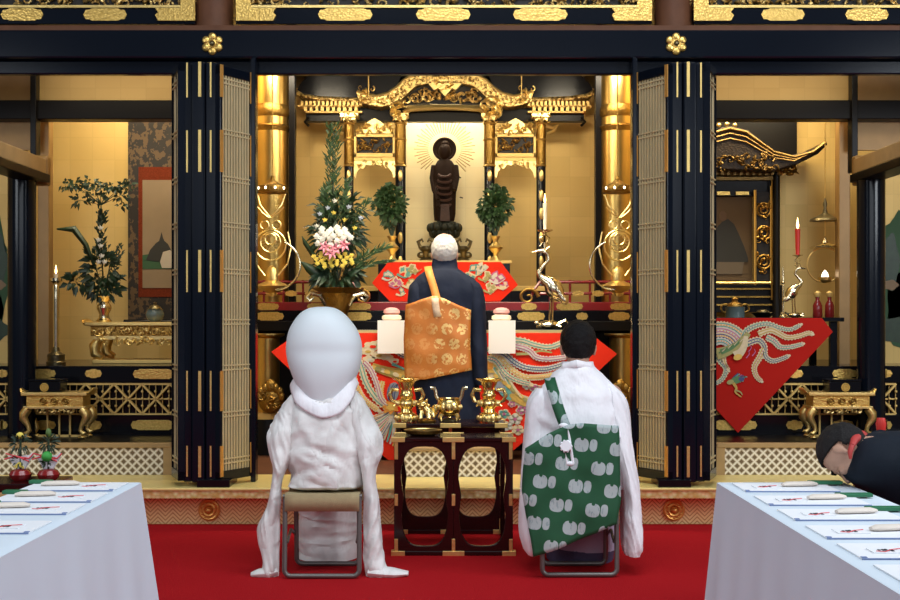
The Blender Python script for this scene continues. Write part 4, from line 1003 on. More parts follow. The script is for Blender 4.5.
# ================================================================== SIDE ALTARS
t = NT('fence_ground'); t.set((.02, .014, .008), .6)
ZF = .462
Yd = 8.75
for s in (-1, 1):
    side = 'left' if s < 0 else 'right'
    f = lambda x: mir(x, s)
    def fb(mb, a, b, *k): a, b = sorted((f(a), f(b))); return mb.pbx(a, b, *k)
    ds = thing('side_altar', f'black {side} side altar with gilt plates and lattice fence band', 'altar', (WX(f(100), Yd), Yd, ZF))
    zt2 = WZ(366, Yd)
    mb = MB(); fb(mb, -70, 202 if s < 0 else 198, 366, 383, Yd, 10.18); fb(mb, -70, 202 if s < 0 else 198, 415, 436.5, Yd, 10.18); fb(mb, -70, 202 if s < 0 else 198, 382, 416, Yd+.06, 10.18)
    mb.build('altar_body', 'lacquer', ds, False, bevel=.006)
    for a, b, y0, y1 in ((-4, 8, 369, 378), (31, 56, 369, 378), (85, 102, 369, 378), (133, 176, 369, 379), (34, 56, 420, 430), (85, 102, 420, 430), (131, 176, 420, 430), (-4, 8, 420, 430)):
        a, b = sorted((f(a), f(b))); mb = MB(); plate(mb, a, b, y0, y1, Yd); mb.build('gilt_plate', 'gold_plate', ds, False)
    for a, b in ((-8, 9), (30, 175)):
        fn = None
        mb = MB(); fb(mb, a, b, 383, 385, Yd+.01, Yd+.05); fb(mb, a, b, 413.5, 415.5, Yd+.01, Yd+.05); fb(mb, a, b, 398.3, 399.7, Yd+.03, Yd+.05)
        k = 0; x = a
        while x < b:
            fb(mb, x, min(x+.5, b), 385, 414, Yd+.035, Yd+.05); x += 6.6
        x = a-28
        while x < b:
            for p, q in (((x, 384), (x+28, 414)), ((x+28, 384), (x, 414))):
                # clip to the band
                (x0, y0), (x1, y1) = p, q
                def cl_(xx): return y0+(y1-y0)*(xx-x0)/(x1-x0)
                xa, xb = max(min(x0, x1), a), min(max(x0, x1), b)
                if xb-xa > 2: mb.tube([W(f(xa), cl_(xa), Yd+.015), W(f(xb), cl_(xb), Yd+.015)], .010, 5)
            x += 28
        for i in range(int((b-a)/6.6)+1):
            for j in range(3): mb.ell(W(f(a+6.6*i), 391.5+7.2*j, Yd+.025), (.011, .010, .011), 6, 4)
        fn = mb.build('fence_lattice', 'gold_flat', ds, False)
    # gilded cabriole desk with black sutra box behind
    Yk = 8.42; c0 = 53.5 if s < 0 else 45.5
    dk = thing('gilded_desk', f'small gilded desk with curled legs before the {side} side altar', 'table', (WX(f(c0), Yk), Yk, ZF))
    x = WX(f(c0), Yk); Z = lambda py: WZ(py, Yk); k = Yk/F
    mb = MB(); mb.bx(x-33*k, x+33*k, Yk, Yk+.22, Z(396), Z(392.5))
    for e in (-1, 1): mb.tube([(x+e*30*k, Yk+.11, Z(394)), (x+e*34*k, Yk+.11, Z(393)), (x+e*37*k, Yk+.11, Z(389))], [.016, .018, .012], 8, flat=5)
    mb.build('desk_top', 'gold', dk, False, bevel=.005)
    mb = MB(); mb.bx(x-28.5*k, x+28.5*k, Yk+.02, Yk+.20, Z(407), Z(396)); ap = mb.build('apron', 'gold_plate', dk, False, bevel=.006)
    mb = MB()
    for j in (-1, 0, 1): mb.torus((x+j*11*k, Yk+.015, Z(401.5)), .021, .006, 'y', 16, 6); mb.ell((x+j*11*k, Yk+.016, Z(401.5)), (.011, .009, .011), 8, 6)
    mb.build('flower_roundel', 'gold_dark', ap)
    mb = MB(); mb.bx(x-31*k, x+31*k, Yk+.005, Yk+.215, Z(409), Z(406.5)); mb.build('apron_molding', 'gold_bright', dk, False, bevel=.003)
    for e in (-1, 1):
        for y_ in (Yk+.03, Yk+.19):
            mb = MB(); mb.tube([(x+e*27*k, y_, Z(409)), (x+e*31*k, y_-.0, Z(414)), (x+e*31.5*k, y_, Z(419)), (x+e*27*k, y_, Z(426)), (x+e*25.5*k, y_, Z(431)), (x+e*28.5*k, y_, Z(434.5)), (x+e*31*k, y_, Z(433))],
                               [.030, .034, .030, .017, .015, .019, .010], 10)
            mb.ell((x+e*27*k, y_, ZF+.012), (.03, .022, .012), 10, 6); mb.build('cabriole_leg', 'gold', dk)
    mb = MB(); curls(mb, x-24*k, x+24*k, Z(413), Z(409), Yk+.03, 22, .015, .03, 51, .02); mb.build('apron_fringe', 'gold_carved', dk)
    mb = MB(); mb.bx(x-28*k, x+28*k, Yk+.18, Yk+.205, ZF, ZF+.014)
    for e in (-.45, -.08, .25): mb.bx(x+e*33*k-.006, x+e*33*k+.006, Yk+.18, Yk+.192, ZF, Z(409))
    mb.build('stretcher', 'gold_flat', dk, False)
    Yb = Yd-.005
    bxr = thing('sutra_box', f'black lacquer box with gold crest behind the {side} gilded desk', 'box', (WX(f(51), 8.60), 8.60, Z(392.5)))
    # stands on the desk's back edge, raised on small feet
    zb = WZ(392.5, Yk)+.002; xb = WX(f(51) if s < 0 else 839, 8.6)
    MB().bx(xb-.112, xb+.112, 8.46, 8.62, zb, WZ(381.5, 8.5)).build('box_body', 'lacquer', bxr, False, bevel=.006)
    MB().bx(xb-.116, xb+.116, 8.456, 8.624, WZ(381.5, 8.5), WZ(379, 8.5)).build('box_lid', 'lacquer', bxr, False, bevel=.005)
    mb = MB(); c = Vector((xb, 8.457, WZ(387, 8.5))); mb.torus(c, .027, .004, 'y', 24, 6); mb.cyl(c+Vector((0, .001, 0)), c, .022, None, 20)
    for j in range(8): mb.ell(c+Vector((.013*math.cos(j*PI/4), -.003, .013*math.sin(j*PI/4))), (.006, .004, .006), 6, 4)
    mb.build('gold_crest', 'em_gold', bxr)

# --- left alcove ---------------------------------------------------------------
zA = WZ(366, Yd)       # side altar top
# hanging scroll on the alcove wall
Ys = 10.17
sc = thing('hanging_scroll', 'hanging scroll of a robed seated figure on the left alcove wall', 'scroll', (WX(160, Ys), Ys, zA))
MB().pbx(128, 192, 118, 321, Ys-.02, Ys).build('brocade_mount', 'scroll_brocade', sc, False)
MB().pbx(138.5, 181, 167, 297, Ys-.025, Ys-.02).build('red_border', 'scroll_red', sc, False)
MB().pbx(142.5, 177.5, 180, 288, Ys-.030, Ys-.025).build('painting_ground', 'scroll_grey', sc, False)
mb = MB()
mb.pprism([(142.5, 255), (150, 254), (170, 255), (177.5, 257), (177.5, 269), (142.5, 269)], Ys-.033, Ys-.0305, 0)
mb.pprism([(146, 260), (150, 250), (156, 243), (159, 241), (160, 238), (161.5, 232), (163, 238), (164.5, 241), (168, 244), (171, 250), (172, 262), (160, 262)], Ys-.036, Ys-.033, 1)
mb.pprism([(160, 262), (163, 252), (170, 250), (174, 254), (175, 268), (162, 268)], Ys-.038, Ys-.0355, 2)
mb.build('painted_figure', ['robe_green_paint', 'robe_black_paint', 'robe_white_paint'], sc, False)
MB().tube([W(124, 322, Ys-.02), W(196, 322, Ys-.02)], .022, 12).build('roller', 'lacquer', sc)
# gilded altar table
Yt = 9.2
k = Yt/F; Z = lambda py: WZ(py, Yt)
gt = thing('altar_table', 'carved gilded table with curled ends holding the vase in the left alcove', 'table', (WX(150, Yt), Yt, zA))
xL, xR = WX(84, Yt), -1.84
mb = MB(); mb.bx(xL, xR, Yt, Yt+.42, Z(326), Z(322)); mb.tube([(xL+.02, Yt+.2, Z(324)), (xL-.03, Yt+.2, Z(323)), (xL-.05, Yt+.2, Z(319.5))], [.016, .02, .012], 8, flat=8); mb.build('table_top', 'gold', gt, False, bevel=.006)
MB().bx(xL+.04, xR-.04, Yt+.03, Yt+.39, Z(336), Z(326)).build('carved_apron', 'gold_dark', gt, False, bevel=.004)
mb = MB(); curls(mb, xL+.05, xR-.05, Z(335), Z(327.5), Yt+.03, 70, .016, .032, 61, .02); mb.build('apron_carving', 'gold', gt)
mb = MB(); mb.bx(xL+.07, xR-.07, Yt+.02, Yt+.40, Z(339.5), Z(336)); curls(mb, xL+.1, xR-.1, Z(344), Z(339), Yt+.03, 40, .02, .035, 62, .03); mb.build('lower_molding', 'gold_bright', gt)
for e, xx in ((-1, xL+.1), (1, xR-.1)):
    for y_ in (Yt+.06, Yt+.36):
        mb = MB(); mb.tube([(xx, y_, Z(339)), (xx+e*.035, y_, Z(346)), (xx+e*.03, y_, Z(354)), (xx-e*.02, y_, Z(358)), (xx-e*.01, y_, zA+.03), (xx+e*.05, y_, zA+.02)], [.03, .045, .04, .03, .022, .018], 10); mb.build('curled_leg', 'gold', gt)
mb = MB(); mb.bx(xL+.06, xR-.06, Yt+.02, Yt+.40, zA, zA+.03); mb.build('base_rail', 'gold_flat', gt, False, bevel=.006)
# vase and flowers
q = Vector((WX(104, Yt+.15), Yt+.15, Z(322)+.002)); Yv = q.y
vs = thing('flower_vase', 'silver gold vase with flowers on the gilded table in the left alcove', 'vase', q); h = WZ(296, Yv)-q.z
MB().lathe([(.055, q.z), (.06, q.z+.012), (.04, q.z+.03), (.036, q.z+h*.3), (.056, q.z+h*.5), (.055, q.z+h*.62), (.036, q.z+h*.76), (.055, q.z+h*.92), (.075, q.z+h), (.05, q.z+h-.02)], (q.x, Yv, 0), 20).build('vase_body', 'silver_gold', vs)
fl = thing('flower_arrangement', 'flower arrangement with tall leafy twigs on the gilded table in the left alcove', 'flowers', q+Vector((0, 0, h)))
mb = MB()
tips = [(84, 190), (92, 183), (100, 188), (110, 186), (118, 190), (126, 187), (74, 184), (80, 200), (120, 196), (98, 198)]
for a, b in tips: mb.tube([q+Vector((0, 0, h-.03)), W(101, 240, Yv), W(101, 205, Yv), W(a, b, Yv+rnd.uniform(-.1, .1))], [.006, .006, .005, .002], 5)
for a, b in ((118, 245), (114, 262), (78, 281), (122, 278), (92, 252)): mb.tube([q+Vector((0, 0, h-.03)), W((a+101)/2, (b+300)/2-6, Yv), W(a, b, Yv)], [.006, .005, .002], 5)
mb.build('stem', 'leaf_dark', fl)
mb = MB()
for a, b in tips: bush(mb, W(a, b, Yv), (.07, .08, .03), 22, .05, .028, None, .1)
for a, b in ((66, 184), (70, 188), (128, 182), (122, 205)): bush(mb, W(a, b, Yv), (.05, .06, .02), 12, .04, .025, None, .1)
bush(mb, W(101, 270, Yv), (.11, .11, .20), 150, .09, .035); bush(mb, W(78, 281, Yv), (.08, .08, .06), 60, .07, .04); bush(mb, W(104, 290, Yv), (.13, .1, .05), 70, .08, .04)
spray(mb, [W(101, 265, Yv), W(101, 225, Yv), W(102, 212, Yv)], 120, .07, .018, .7, None, .03)
spray(mb, [W(112, 285, Yv), W(117, 262, Yv), W(121, 245, Yv)], 50, .06, .014, .7); spray(mb, [W(112, 282, Yv), W(122, 276, Yv)], 30, .06, .016, .7)
mb.build('foliage', 'leaf_dark', fl)
P = [W(96, 270, Yv-.1), W(86, 245, Yv-.1), (W(74, 229, Yv-.1)), W(57, 229, Yv-.1)]; mb = MB(); vv = []
for i, p in enumerate(P):
    d = (P[min(i+1, 3)]-P[max(i-1, 0)]).normalized(); sd = Vector((-d.z, 0, d.x)); w_ = (.015, .04, .055, .012)[i]; vv += [p+sd*w_/2, p-Vector((0, .01, 0)), p-sd*w_/2]
mb.add(vv, [(3*i+a, 3*i+a+1, 3*i+a+4, 3*i+a+3) for i in range(3) for a in (0, 1)]); mb.build('arching_leaf', 'leaf_dark', fl, True, solid=.003)
for a, b in ((101, 228), (99, 240), (102, 256), (105, 262), (99, 262), (101, 246)): mum(W(a, b, Yv-.11), .026, 10, 'petal_white', 'white_flower')
q = Vector((WX(155, Yt+.2), Yt+.2, Z(322)+.002))
r = thing('incense_burner', 'small grey green incense burner on the gilded table below the hanging scroll', 'incense burner', q)
MB().lathe([(.035, q.z), (.06, q.z+.02), (.072, q.z+.055), (.062, q.z+.085), (.056, q.z+.09), (.066, q.z+.098), (.05, q.z+.10)], (q.x, q.y, 0), 20).build('bowl', 'porcelain', r)
MB().lathe([(.052, q.z+.10), (.04, q.z+.12), (.012, q.z+.135), (.014, q.z+.15), (.003, q.z+.155)], (q.x, q.y, 0), 16).build('lid', 'bronze', r)
# tall candle stand
q = Vector((WX(56, 9.0), 9.0, zA)); Z = lambda py: WZ(py, 9.0)
r = thing('candle_stand', 'tall slender silver candle stand left of the vase in the left alcove', 'candlestick', q)
MB().lathe([(.07, q.z), (.072, q.z+.02), (.062, q.z+.03), (.065, q.z+.075), (.03, q.z+.10), (.02, q.z+.14)], (q.x, q.y, 0), 20).build('base', 'bronze', r)
MB().lathe([(.022, q.z+.13), (.024, Z(300)), (.026, Z(286)), (.018, Z(284)), (.045, Z(281)), (.045, Z(278)), (.012, Z(277))], (q.x, q.y, 0), 16).build('shaft', 'silver_gold', r)
c = candle(Vector((q.x, q.y, Z(278))), .03, .015, 'rice_cream', 'short lit candle on the tall slender stand in the left alcove')

# --- right alcove ---------------------------------------------------------------
Y = 9.75; Z = lambda py: WZ(py, Y)
rs = thing('altar_shrine', 'dark wooden shrine with sweeping roof around a portrait in the right alcove', 'shrine', (WX(738, Y), Y, zA))
mb = MB(); mb.pprism([(676, 152), (690, 150), (707, 138), (722, 127), (732, 126), (748, 130), (760, 139), (772, 150), (792, 155), (812, 150), (826, 141), (828, 144), (818, 154), (798, 164), (774, 171), (676, 168)], Y-.15, Y+.35)
mb.build('sweeping_roof', 'roof_gold', rs, False, bevel=.01) if 'roof_gold' in MATS else mb.build('sweeping_roof', simple('roof_gold', (.022, .013, .006), .42, .5, .4, 30, .6, 60).name, rs, False, bevel=.01)
mb = MB()
for o_ in (0, 5, 10): mb.tube([W(700, 146+o_, Y-.16), W(716, 132+o_, Y-.16), W(730, 128.5+o_, Y-.16), W(746, 132+o_, Y-.16), W(760, 142+o_*.8, Y-.16), W(774, 152+o_*.6, Y-.16), W(794, 157+o_*.4, Y-.16), W(813, 152, Y-.16), W(826, 142, Y-.16)], .007 if o_ else .012, 6)
mb.build('roof_edge', 'gold_dim', rs)
mb = MB()
for px in (719, 727, 735): mb.ell(W(px, 125-(px == 727), Y-.1), (.02, .02, .02), 8, 6)
mb.build('ridge_knob', 'gold_bright', rs)
mb = MB(); mb.pbx(690, 786, 163, 166, Y-.02, Y+.1); mb.pbx(690, 782, 172, 175, Y-.0, Y+.1); mb.pbx(700, 775, 177, 180, Y, Y+.1)
for i in range(13): mb.pbx(702+i*6.3, 704.5+i*6.3, 163, 175, Y-.04, Y+.02)
curls(mb, WX(694, Y), WX(776, Y), WZ(172, Y), WZ(158, Y), Y-.13, 60, .02, .035, 77, .05)
mb.build('eave_brackets', 'gold_dim', rs)
mb = MB(); curls(mb, WX(774, Y), WX(796, Y), WZ(176, Y), WZ(164, Y), Y-.05, 14, .02, .04, 71, .06)
for i in range(6): mb.tube([W(776+i*3.4, 170, Y), W(782+i*3.4, 172+(i % 3), Y-.12)], [.012, .004], 6)
mb.build('eave_claw', 'gold_dark', rs)
MB().pbx(690, 780, 180, 196, Y+.04, Y+.14).build('lintel', 'lacquer_dull', rs, False)
mb = MB()
for a in (717, 736): mb.pbx(a, a+13, 191.5, 195, Y+.02, Y+.04)
mb.build('lintel_plate', 'gold_plate', rs, False)
for px in (776.5,): 
    c = WX(px, Y); cb = MB().lathe([(.035, zA), (.035, Z(300)), (.028, Z(298)), (.028, Z(172))], (c, Y, 0), 14).build('column', 'lacquer_dull', rs)
    MB().tube([(c-.04, Y-.01, Z(180)), (c-.04, Y-.01, Z(300))], .008, 6).build('column_fillet', 'gold_dark', cb)
mb = MB(); mb.pbx(755, 772, 192, 285, Y+.02, Y+.08); pl = mb.build('side_panel', 'dark_recess', rs, False)
for py in (210, 233, 262):
    mb = MB(); c = W(764, py, Y+.01); mb.torus(c, .055, .010, 'y', 20, 6); mb.torus(c, .028, .008, 'y', 14, 6); curls(mb, c.x-.06, c.x+.06, c.z-.085, c.z+.085, Y+.01, 12, .014, .026, py, .02); mb.build('roundel_carving', 'gold_dark', pl)
mb = MB(); mb.tube([W(755, 190, Y+.0), W(755, 285, Y)], .012, 6); mb.tube([W(771, 186, Y), W(771, 285, Y)], .008, 6); mb.tube([W(690, 283, Y), W(772, 283, Y)], .012, 6); mb.build('beaded_frame', 'gold', rs)
mb = MB(); mb.pbx(690, 782, 285, 312, Y+.02, Y+.12); mb.build('step', 'lacquer_dull', rs, False)
mb = MB()
for py in (288, 296, 304): mb.pbx(690, 780, py, py+1.6, Y, Y+.03)
mb.build('step_fillet', 'gold_dark', rs, False)
MB().pbx(690, 797, 117, 158, 10.1, 10.19).build('wall_shade_panel', 'lacquer_dull', rs, False)  # dark panel standing in for shade on the alcove wall behind the roof
pt = thing('portrait_scroll', 'painted portrait of a dark robed seated figure inside the right alcove shrine', 'scroll', W(730, 280, Y+.1))
MB().pbx(690, 752, 197, 280.5, Y+.08, Y+.1).build('painting_ground', simple('portrait_ground', (.12, .075, .035), .8).name, pt, False)
mb = MB(); mb.pprism([(706, 262), (712, 238), (718, 226), (722, 222), (728, 219), (734, 224), (738, 232), (744, 246), (748, 258), (748, 262)], Y+.072, Y+.0795, 0)
mb.ell(W(723, 216, Y+.08), (.032, .006, .042), 12, 8, 1)
mb.pprism([(708, 262), (744, 262), (742, 274), (712, 274)], Y+.072, Y+.0795, 2); mb.build('painted_figure', ['robe_black_paint', simple('portrait_face', (.15, .09, .05), .8).name, simple('portrait_seat', (.13, .10, .07), .8).name], pt, False)
# red triangular cloth with phoenix
Yc = 8.72
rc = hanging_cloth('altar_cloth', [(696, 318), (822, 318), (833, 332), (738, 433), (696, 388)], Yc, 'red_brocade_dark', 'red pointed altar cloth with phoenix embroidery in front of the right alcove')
zc = WZ(317.5, Yc)
at = thing('altar_table', 'narrow dark table under the pointed red cloth in the right alcove', 'table', (WX(740, Yc), Yc+.3, zA))
MB().bx(WX(695, Yc), 2.87, Yc+.01, Yc+.62, zc-.03, zc).build('table_top', 'lacquer', at, False, bevel=.004)
for px in (700, 836):
    for y_ in (Yc+.07, Yc+.56): MB().bx(WX(px, Yc)-.025, WX(px, Yc)+.025, y_-.02, y_+.02, zA, zc-.03).build('leg', 'lacquer', at, False)
mb = MB(); Y = Yc
for i, (r_, c1_) in enumerate(((27.5, TE), (21.5, PK), (15.5, NA), (10, TE))):
    feather(mb, [(720+r_*math.cos(a), 350-r_*.92*math.sin(a)) for a in [PI*(.04+.8*j_/6) for j_ in range(7)]], .040, Y, c1_, OR, (CR, WH)[i % 2], .040, .004+.004*i)
for pts, c_, c2_ in (([(742, 340), (746, 331), (756, 325.5), (768, 324), (780, 328), (790, 329.5), (800, 325)], TE, NA), ([(758, 334), (770, 330), (778, 333), (787, 337.5), (799, 336), (808, 333), (812, 334)], GO, CR), ([(766, 337), (774, 341), (780, 347), (790, 347), (802, 344)], TE, PK),
                     ([(748, 343), (758, 340), (764, 346), (765, 356), (772, 361), (781, 359), (788, 356)], NA, TE), ([(764, 348), (759, 358), (754, 367), (756, 376), (761, 381)], GO, PK), ([(714, 352), (720, 361), (726, 369), (722, 379), (714, 384)], TE, NA), ([(722, 356), (724, 364), (728, 370)], GO, CR)):
    feather(mb, pts, .040, Y, c_, c2_, CR, .024, .007)
ribbon(mb, [(716, 354), (726, 351), (736, 346), (744, 338), (748, 333)], .085, Y, OL, .035, .022); ribbon(mb, [(720, 352), (730, 348), (738, 342)], .04, Y, GN, .02, .024)
ribbon(mb, [(734, 356), (740, 352), (744, 344), (745, 336)], .07, Y, CR, .03, .025); blobp(mb, 737, 357, 4.5, 3, Y, YE, .026, .3)
for i in range(8): ribbon(mb, [(718+i*3, 353-i*1.6), (722+i*3, 350-i*1.7)], .010, Y, (GN, CR)[i % 2], .004, .027)
for i in range(6): ribbon(mb, [(730+i*2.4, 384-i*.5), (733+i*2.2, 378-i%2), (738+i*1.8, 373+i*.8)], .016, Y, (NA, TE, PK, NA, GR, TE)[i], .006, .008)
blobp(mb, 736, 380, 6, 3.6, Y, GN, .011, .3); blobp(mb, 730, 382, 3.6, 2.4, Y, OL, .012, .3); blobp(mb, 741, 379, 3, 2, Y, NA, .012); ribbon(mb, [(733, 383), (736, 388), (735, 392), (741, 397)], .022, Y, GO, .008, .012); ribbon(mb, [(735, 390), (740, 392), (742, 395)], .014, Y, OL, .006, .013)
for px_, py_ in ((748, 352), (752, 356), (746, 358)): ribbon(mb, [(px_, py_), (px_+3, py_-4), (px_+2, py_-7)], .008, Y, PK, .004, .006)
mb.build('phoenix_embroidery', EM, rc, False)
# vessels on that table
q = Vector((WX(735, 9.0), 9.0, zc))
r = thing('incense_burner', 'green bronze lidded incense burner on the table before the portrait', 'incense burner', q)
MB().lathe([(.07, q.z), (.072, q.z+.075), (.076, q.z+.08), (.05, q.z+.083)], (q.x, q.y, 0), 20).build('bowl', 'porcelain', r)
MB().lathe([(.06, q.z+.083), (.055, q.z+.10), (.02, q.z+.12), (.025, q.z+.14), (.004, q.z+.155)], (q.x, q.y, 0), 16).build('lid', 'gold_dark', r)
mb = MB()
for e in (-1, 1): mb.torus((q.x+e*.075, q.y, q.z+.07), .03, .008, 'y', 14, 6)
mb.build('ring_handle', 'gold_dark', r)
q = Vector((WX(763, 9.0), 9.0, zc)); r = thing('offering_dish', 'dark low dish beside the green incense burner in the right alcove', 'dish', q)
MB().lathe([(.05, q.z), (.07, q.z+.02), (.09, q.z+.035), (.075, q.z+.035), (.03, q.z+.02)], (q.x, q.y, 0), 20).build('dish_body', 'lacquer_dull', r)
MB().ell((q.x, q.y, q.z+.04), (.05, .05, .022), 12, 8).build('incense_ash', 'bronze', r)
q = Vector((WX(795, 9.05), 9.05, zc)); r = thing('crane_candlestick', 'small silver crane candlestick holding a red candle in the right alcove', 'candlestick', q)
tp = crane(r, q, WZ(268, 9.05)-q.z+.02, -1)
candle(tp, WZ(229, 9.05)-tp.z, .019, 'red_wax', 'tall red lit candle on the crane candlestick in the right alcove')
for px, nm in ((817.5, 'left'), (829.5, 'right')):
    q = Vector((WX(px, 8.98), 8.98, zc)); r = thing('spice_bottle', f'small dark red bottle, the {nm} one of the pair below the hanging lamp ring', 'bottle', q)
    MB().lathe([(.03, q.z), (.036, q.z+.01), (.034, q.z+.09), (.024, q.z+.115), (.014, q.z+.13), (.016, q.z+.16)], (q.x, q.y, 0), 14).build('bottle_body', 'red_pot', r)
    MB().lathe([(.02, q.z+.155), (.026, q.z+.17), (.026, q.z+.185), (.008, q.z+.20)], (q.x, q.y, 0), 12).build('stopper', 'gold_flat', r)
mb = MB()
# hanging ring lamp
Y = 9.35; q = W(825, 270, Y); Z = lambda py: WZ(py, Y)
r = thing('hanging_lamp', 'hanging ring lamp with dark disc canopy in the right alcove', 'lamp', q)
MB().tube([(q.x, Y, WZ(118, Y)), (q.x, Y, Z(236))], .004, 6).build('suspension_rod', 'gold', r)
MB().lathe([(.118, Z(221)), (.11, Z(219)), (.05, Z(215.5)), (.02, Z(213)), (.012, Z(208)), (.018, Z(204)), (.004, Z(198))], (q.x, Y, 0), 24).build('disc_canopy', 'bronze', r)
MB().lathe([(.125, Z(248)), (.1, Z(246)), (.03, Z(243)), (.01, Z(238))], (q.x, Y, 0), 24).build('lower_disc', 'silver_gold', r)
MB().torus((q.x-.005, Y, Z(265)), .135, .006, 'y', 34, 8).build('ring', 'gold', r)
mb = MB(); mb.lathe([(.02, Z(283)), (.05, Z(280)), (.055, Z(277)), (.03, Z(277))], (q.x, Y, 0), 16); mb.build('lamp_dish', 'gold', r)
MB().lathe([(.03, Z(277)), (.02, Z(273)), (.002, Z(270))], (q.x, Y, 0), 10).build('lamp_flame', 'lamp_bulb', r)
# small tiered stand behind (black ladder like shelf under the lamp)
q = W(806, 316, 9.3); r = thing('small_candle_stand', 'slender silver stand behind the crane candlestick in the right alcove', 'candlestick', Vector((WX(783, 9.25), 9.25, zc)))
MB().lathe([(.03, zc), (.03, zc+.012), (.008, zc+.03), (.008, zc+.26), (.02, zc+.27), (.008, zc+.28), (.006, zc+.36), (.001, zc+.4)], (WX(783, 9.25), 9.25, 0), 12).build('shaft', 'silver_gold', r)
q = W(785, 262, 9.25)
# painted gold panels with dark pines, outside the lacquer posts
for s in (-1, 1):
    Yp = 9.3; nm = 'left' if s < 0 else 'right'
    f = lambda x: mir(x, s)
    xa, xb = sorted((f(-75), f(12)))
    pn = thing('painted_panel', f'gold panel painted with dark green robes beyond the {nm} lacquer post', 'painting', W(f(-30), 366, Yp))
    MB().pbx(xa, xb, 160, 364, Yp, Yp+.02).build('gold_ground', 'goldleaf', pn, False)
    mb = MB()
    for a, b, rx, ry, m in ((-8, 275, 17, 62, 0), (-2, 262, 9, 28, 1), (-20, 310, 22, 45, 0), (1, 250, 6, 9, 0), (-14, 330, 24, 14, 1), (-2, 285, 8, 5, 2)):
        blobp(mb, f(a), b, rx, ry, Yp, m, .004+.001*m, 0, 22, 5, .10)
    mb.build('painted_figure', ['robe_green_paint', 'leaf_dark', 'scroll_grey'], pn, False)
# ================================================================== OFFERING STANDS IN FRONT
def stand(label, px0, px1, Y0, Y1, zt, front, zb=.010):
    x0, x1 = WX(px0, Y0), WX(px1, Y0); xm = (x0+x1)/2; wd = x1-x0
    r = thing('offering_stand', label, 'table', (xm, (Y0+Y1)/2, zb))
    MB().bx(x0-.006, x1+.006, Y0-.008, Y1+.008, zt-.022, zt).build('table_top', 'lacquer_maroon', r, False, bevel=.005)
    def hole(a, b, z0, z1):
        cx, cz, hw, hh = (a+b)/2, (z0+z1)/2, (b-a)/2, (z1-z0)/2; out = []
        for i in range(40):
            t_ = 2*PI*i/40; c, s = math.cos(t_), math.sin(t_); x = math.copysign(abs(c)**.6, c); z = math.copysign(abs(s)**.55, s)
            x *= 1-.13*math.exp(-((z+.05)/.10)**2)+.04*math.exp(-((z-.5)/.2)**2)
            out.append((cx+hw*x, cz+hh*z))
        return out
    yf = Y0 if front else Y1-.028
    for xx in (x0+.014, xm, x1-.014):
        yy = Y1-.028 if front else Y0
        if xx != xm: MB().bx(xx-.014, xx+.014, yy, yy+.028, zb, zt-.02).build('leg', 'lacquer_maroon', r, False, bevel=.003)
    for yy in (yf,):
        mb = MB()
        for a, b in ((x0, xm), (xm, x1)):
            mb.framepanel(a, b, zb+.02, zt-.02, hole(a+.040 if a == x0 else a+.030, b-.030 if b == xm else b-.040, zb+(.05 if front else .10), zt-(.05 if front else .10)), yy, yy+.028)
        fr = mb.build('arched_frame', 'lacquer_maroon', r, False, bevel=.003)
        mb = MB()
        zs = [(zb+.02, zb+.09), (zb+(zt-zb)*.42, zb+(zt-zb)*.52), (zt-.12, zt-.02)]
        for xx in (x0+.012, xm, x1-.012):
            for za, zc in zs: mb.bx(xx-.010, xx+.010, yy-.004, yy+.032, za, zc)
        mb.build('gilt_fitting', 'gold', fr, False, bevel=.002)
        MB().bx(x0-.012, x1+.012, yy-.006, yy+.036, zb-.002, zb+.022).build('foot_rail', 'lacquer_maroon', r, False, bevel=.004)
        mb = MB()
        for a, b in ((x0-.016, x0+.06), (xm-.06, xm+.06), (x1-.06, x1+.016)):
            mb.bx(a, b, yy-.010, yy+.040, zb-.003, zb+.024); mb.bx(a, b, Y0-.012, Y0+.012, zt-.025, zt+.002); mb.bx(a, b, Y1-.012, Y1+.012, zt-.025, zt+.002)
        mb.build('gilt_corner', 'gold', r, False, bevel=.002)
    for xx in (x0+.012, x1-.012):
        for za, zc in ((zb, zb+.03), (zt-.06, zt-.02)): MB().bx(xx-.012, xx+.012, Y0+.02, Y1-.02, za, zc).build('side_rail', 'lacquer_maroon', r, False)
    return r
ztF = WZ(437.5, 6.58); stand('front maroon lacquer stand with two arched openings between bride and young priest', 394, 513, 6.58, 6.86, ztF, True)
ztR = WZ(423.5, 6.98); stand('taller rear lacquer stand carrying the gold vessels behind the front stand', 396, 505, 6.98, 7.28, ztR, False)
# low dish on the front stand
q = Vector((WX(423, 6.7), 6.7, ztF)); r = thing('incense_tray', 'low gold edged tray lying on the front maroon stand', 'tray', q)
MB().lathe([(.06, q.z), (.095, q.z+.012), (.105, q.z+.03), (.09, q.z+.03), (.05, q.z+.015)], (q.x, q.y, 0), 24, None, .7).build('tray_body', 'gold_dark', r)
MB().lathe([(.104, q.z+.028), (.108, q.z+.033), (.098, q.z+.035), (.092, q.z+.028)], (q.x, q.y, 0), 24, None, .7).build('tray_rim', 'gold', r)
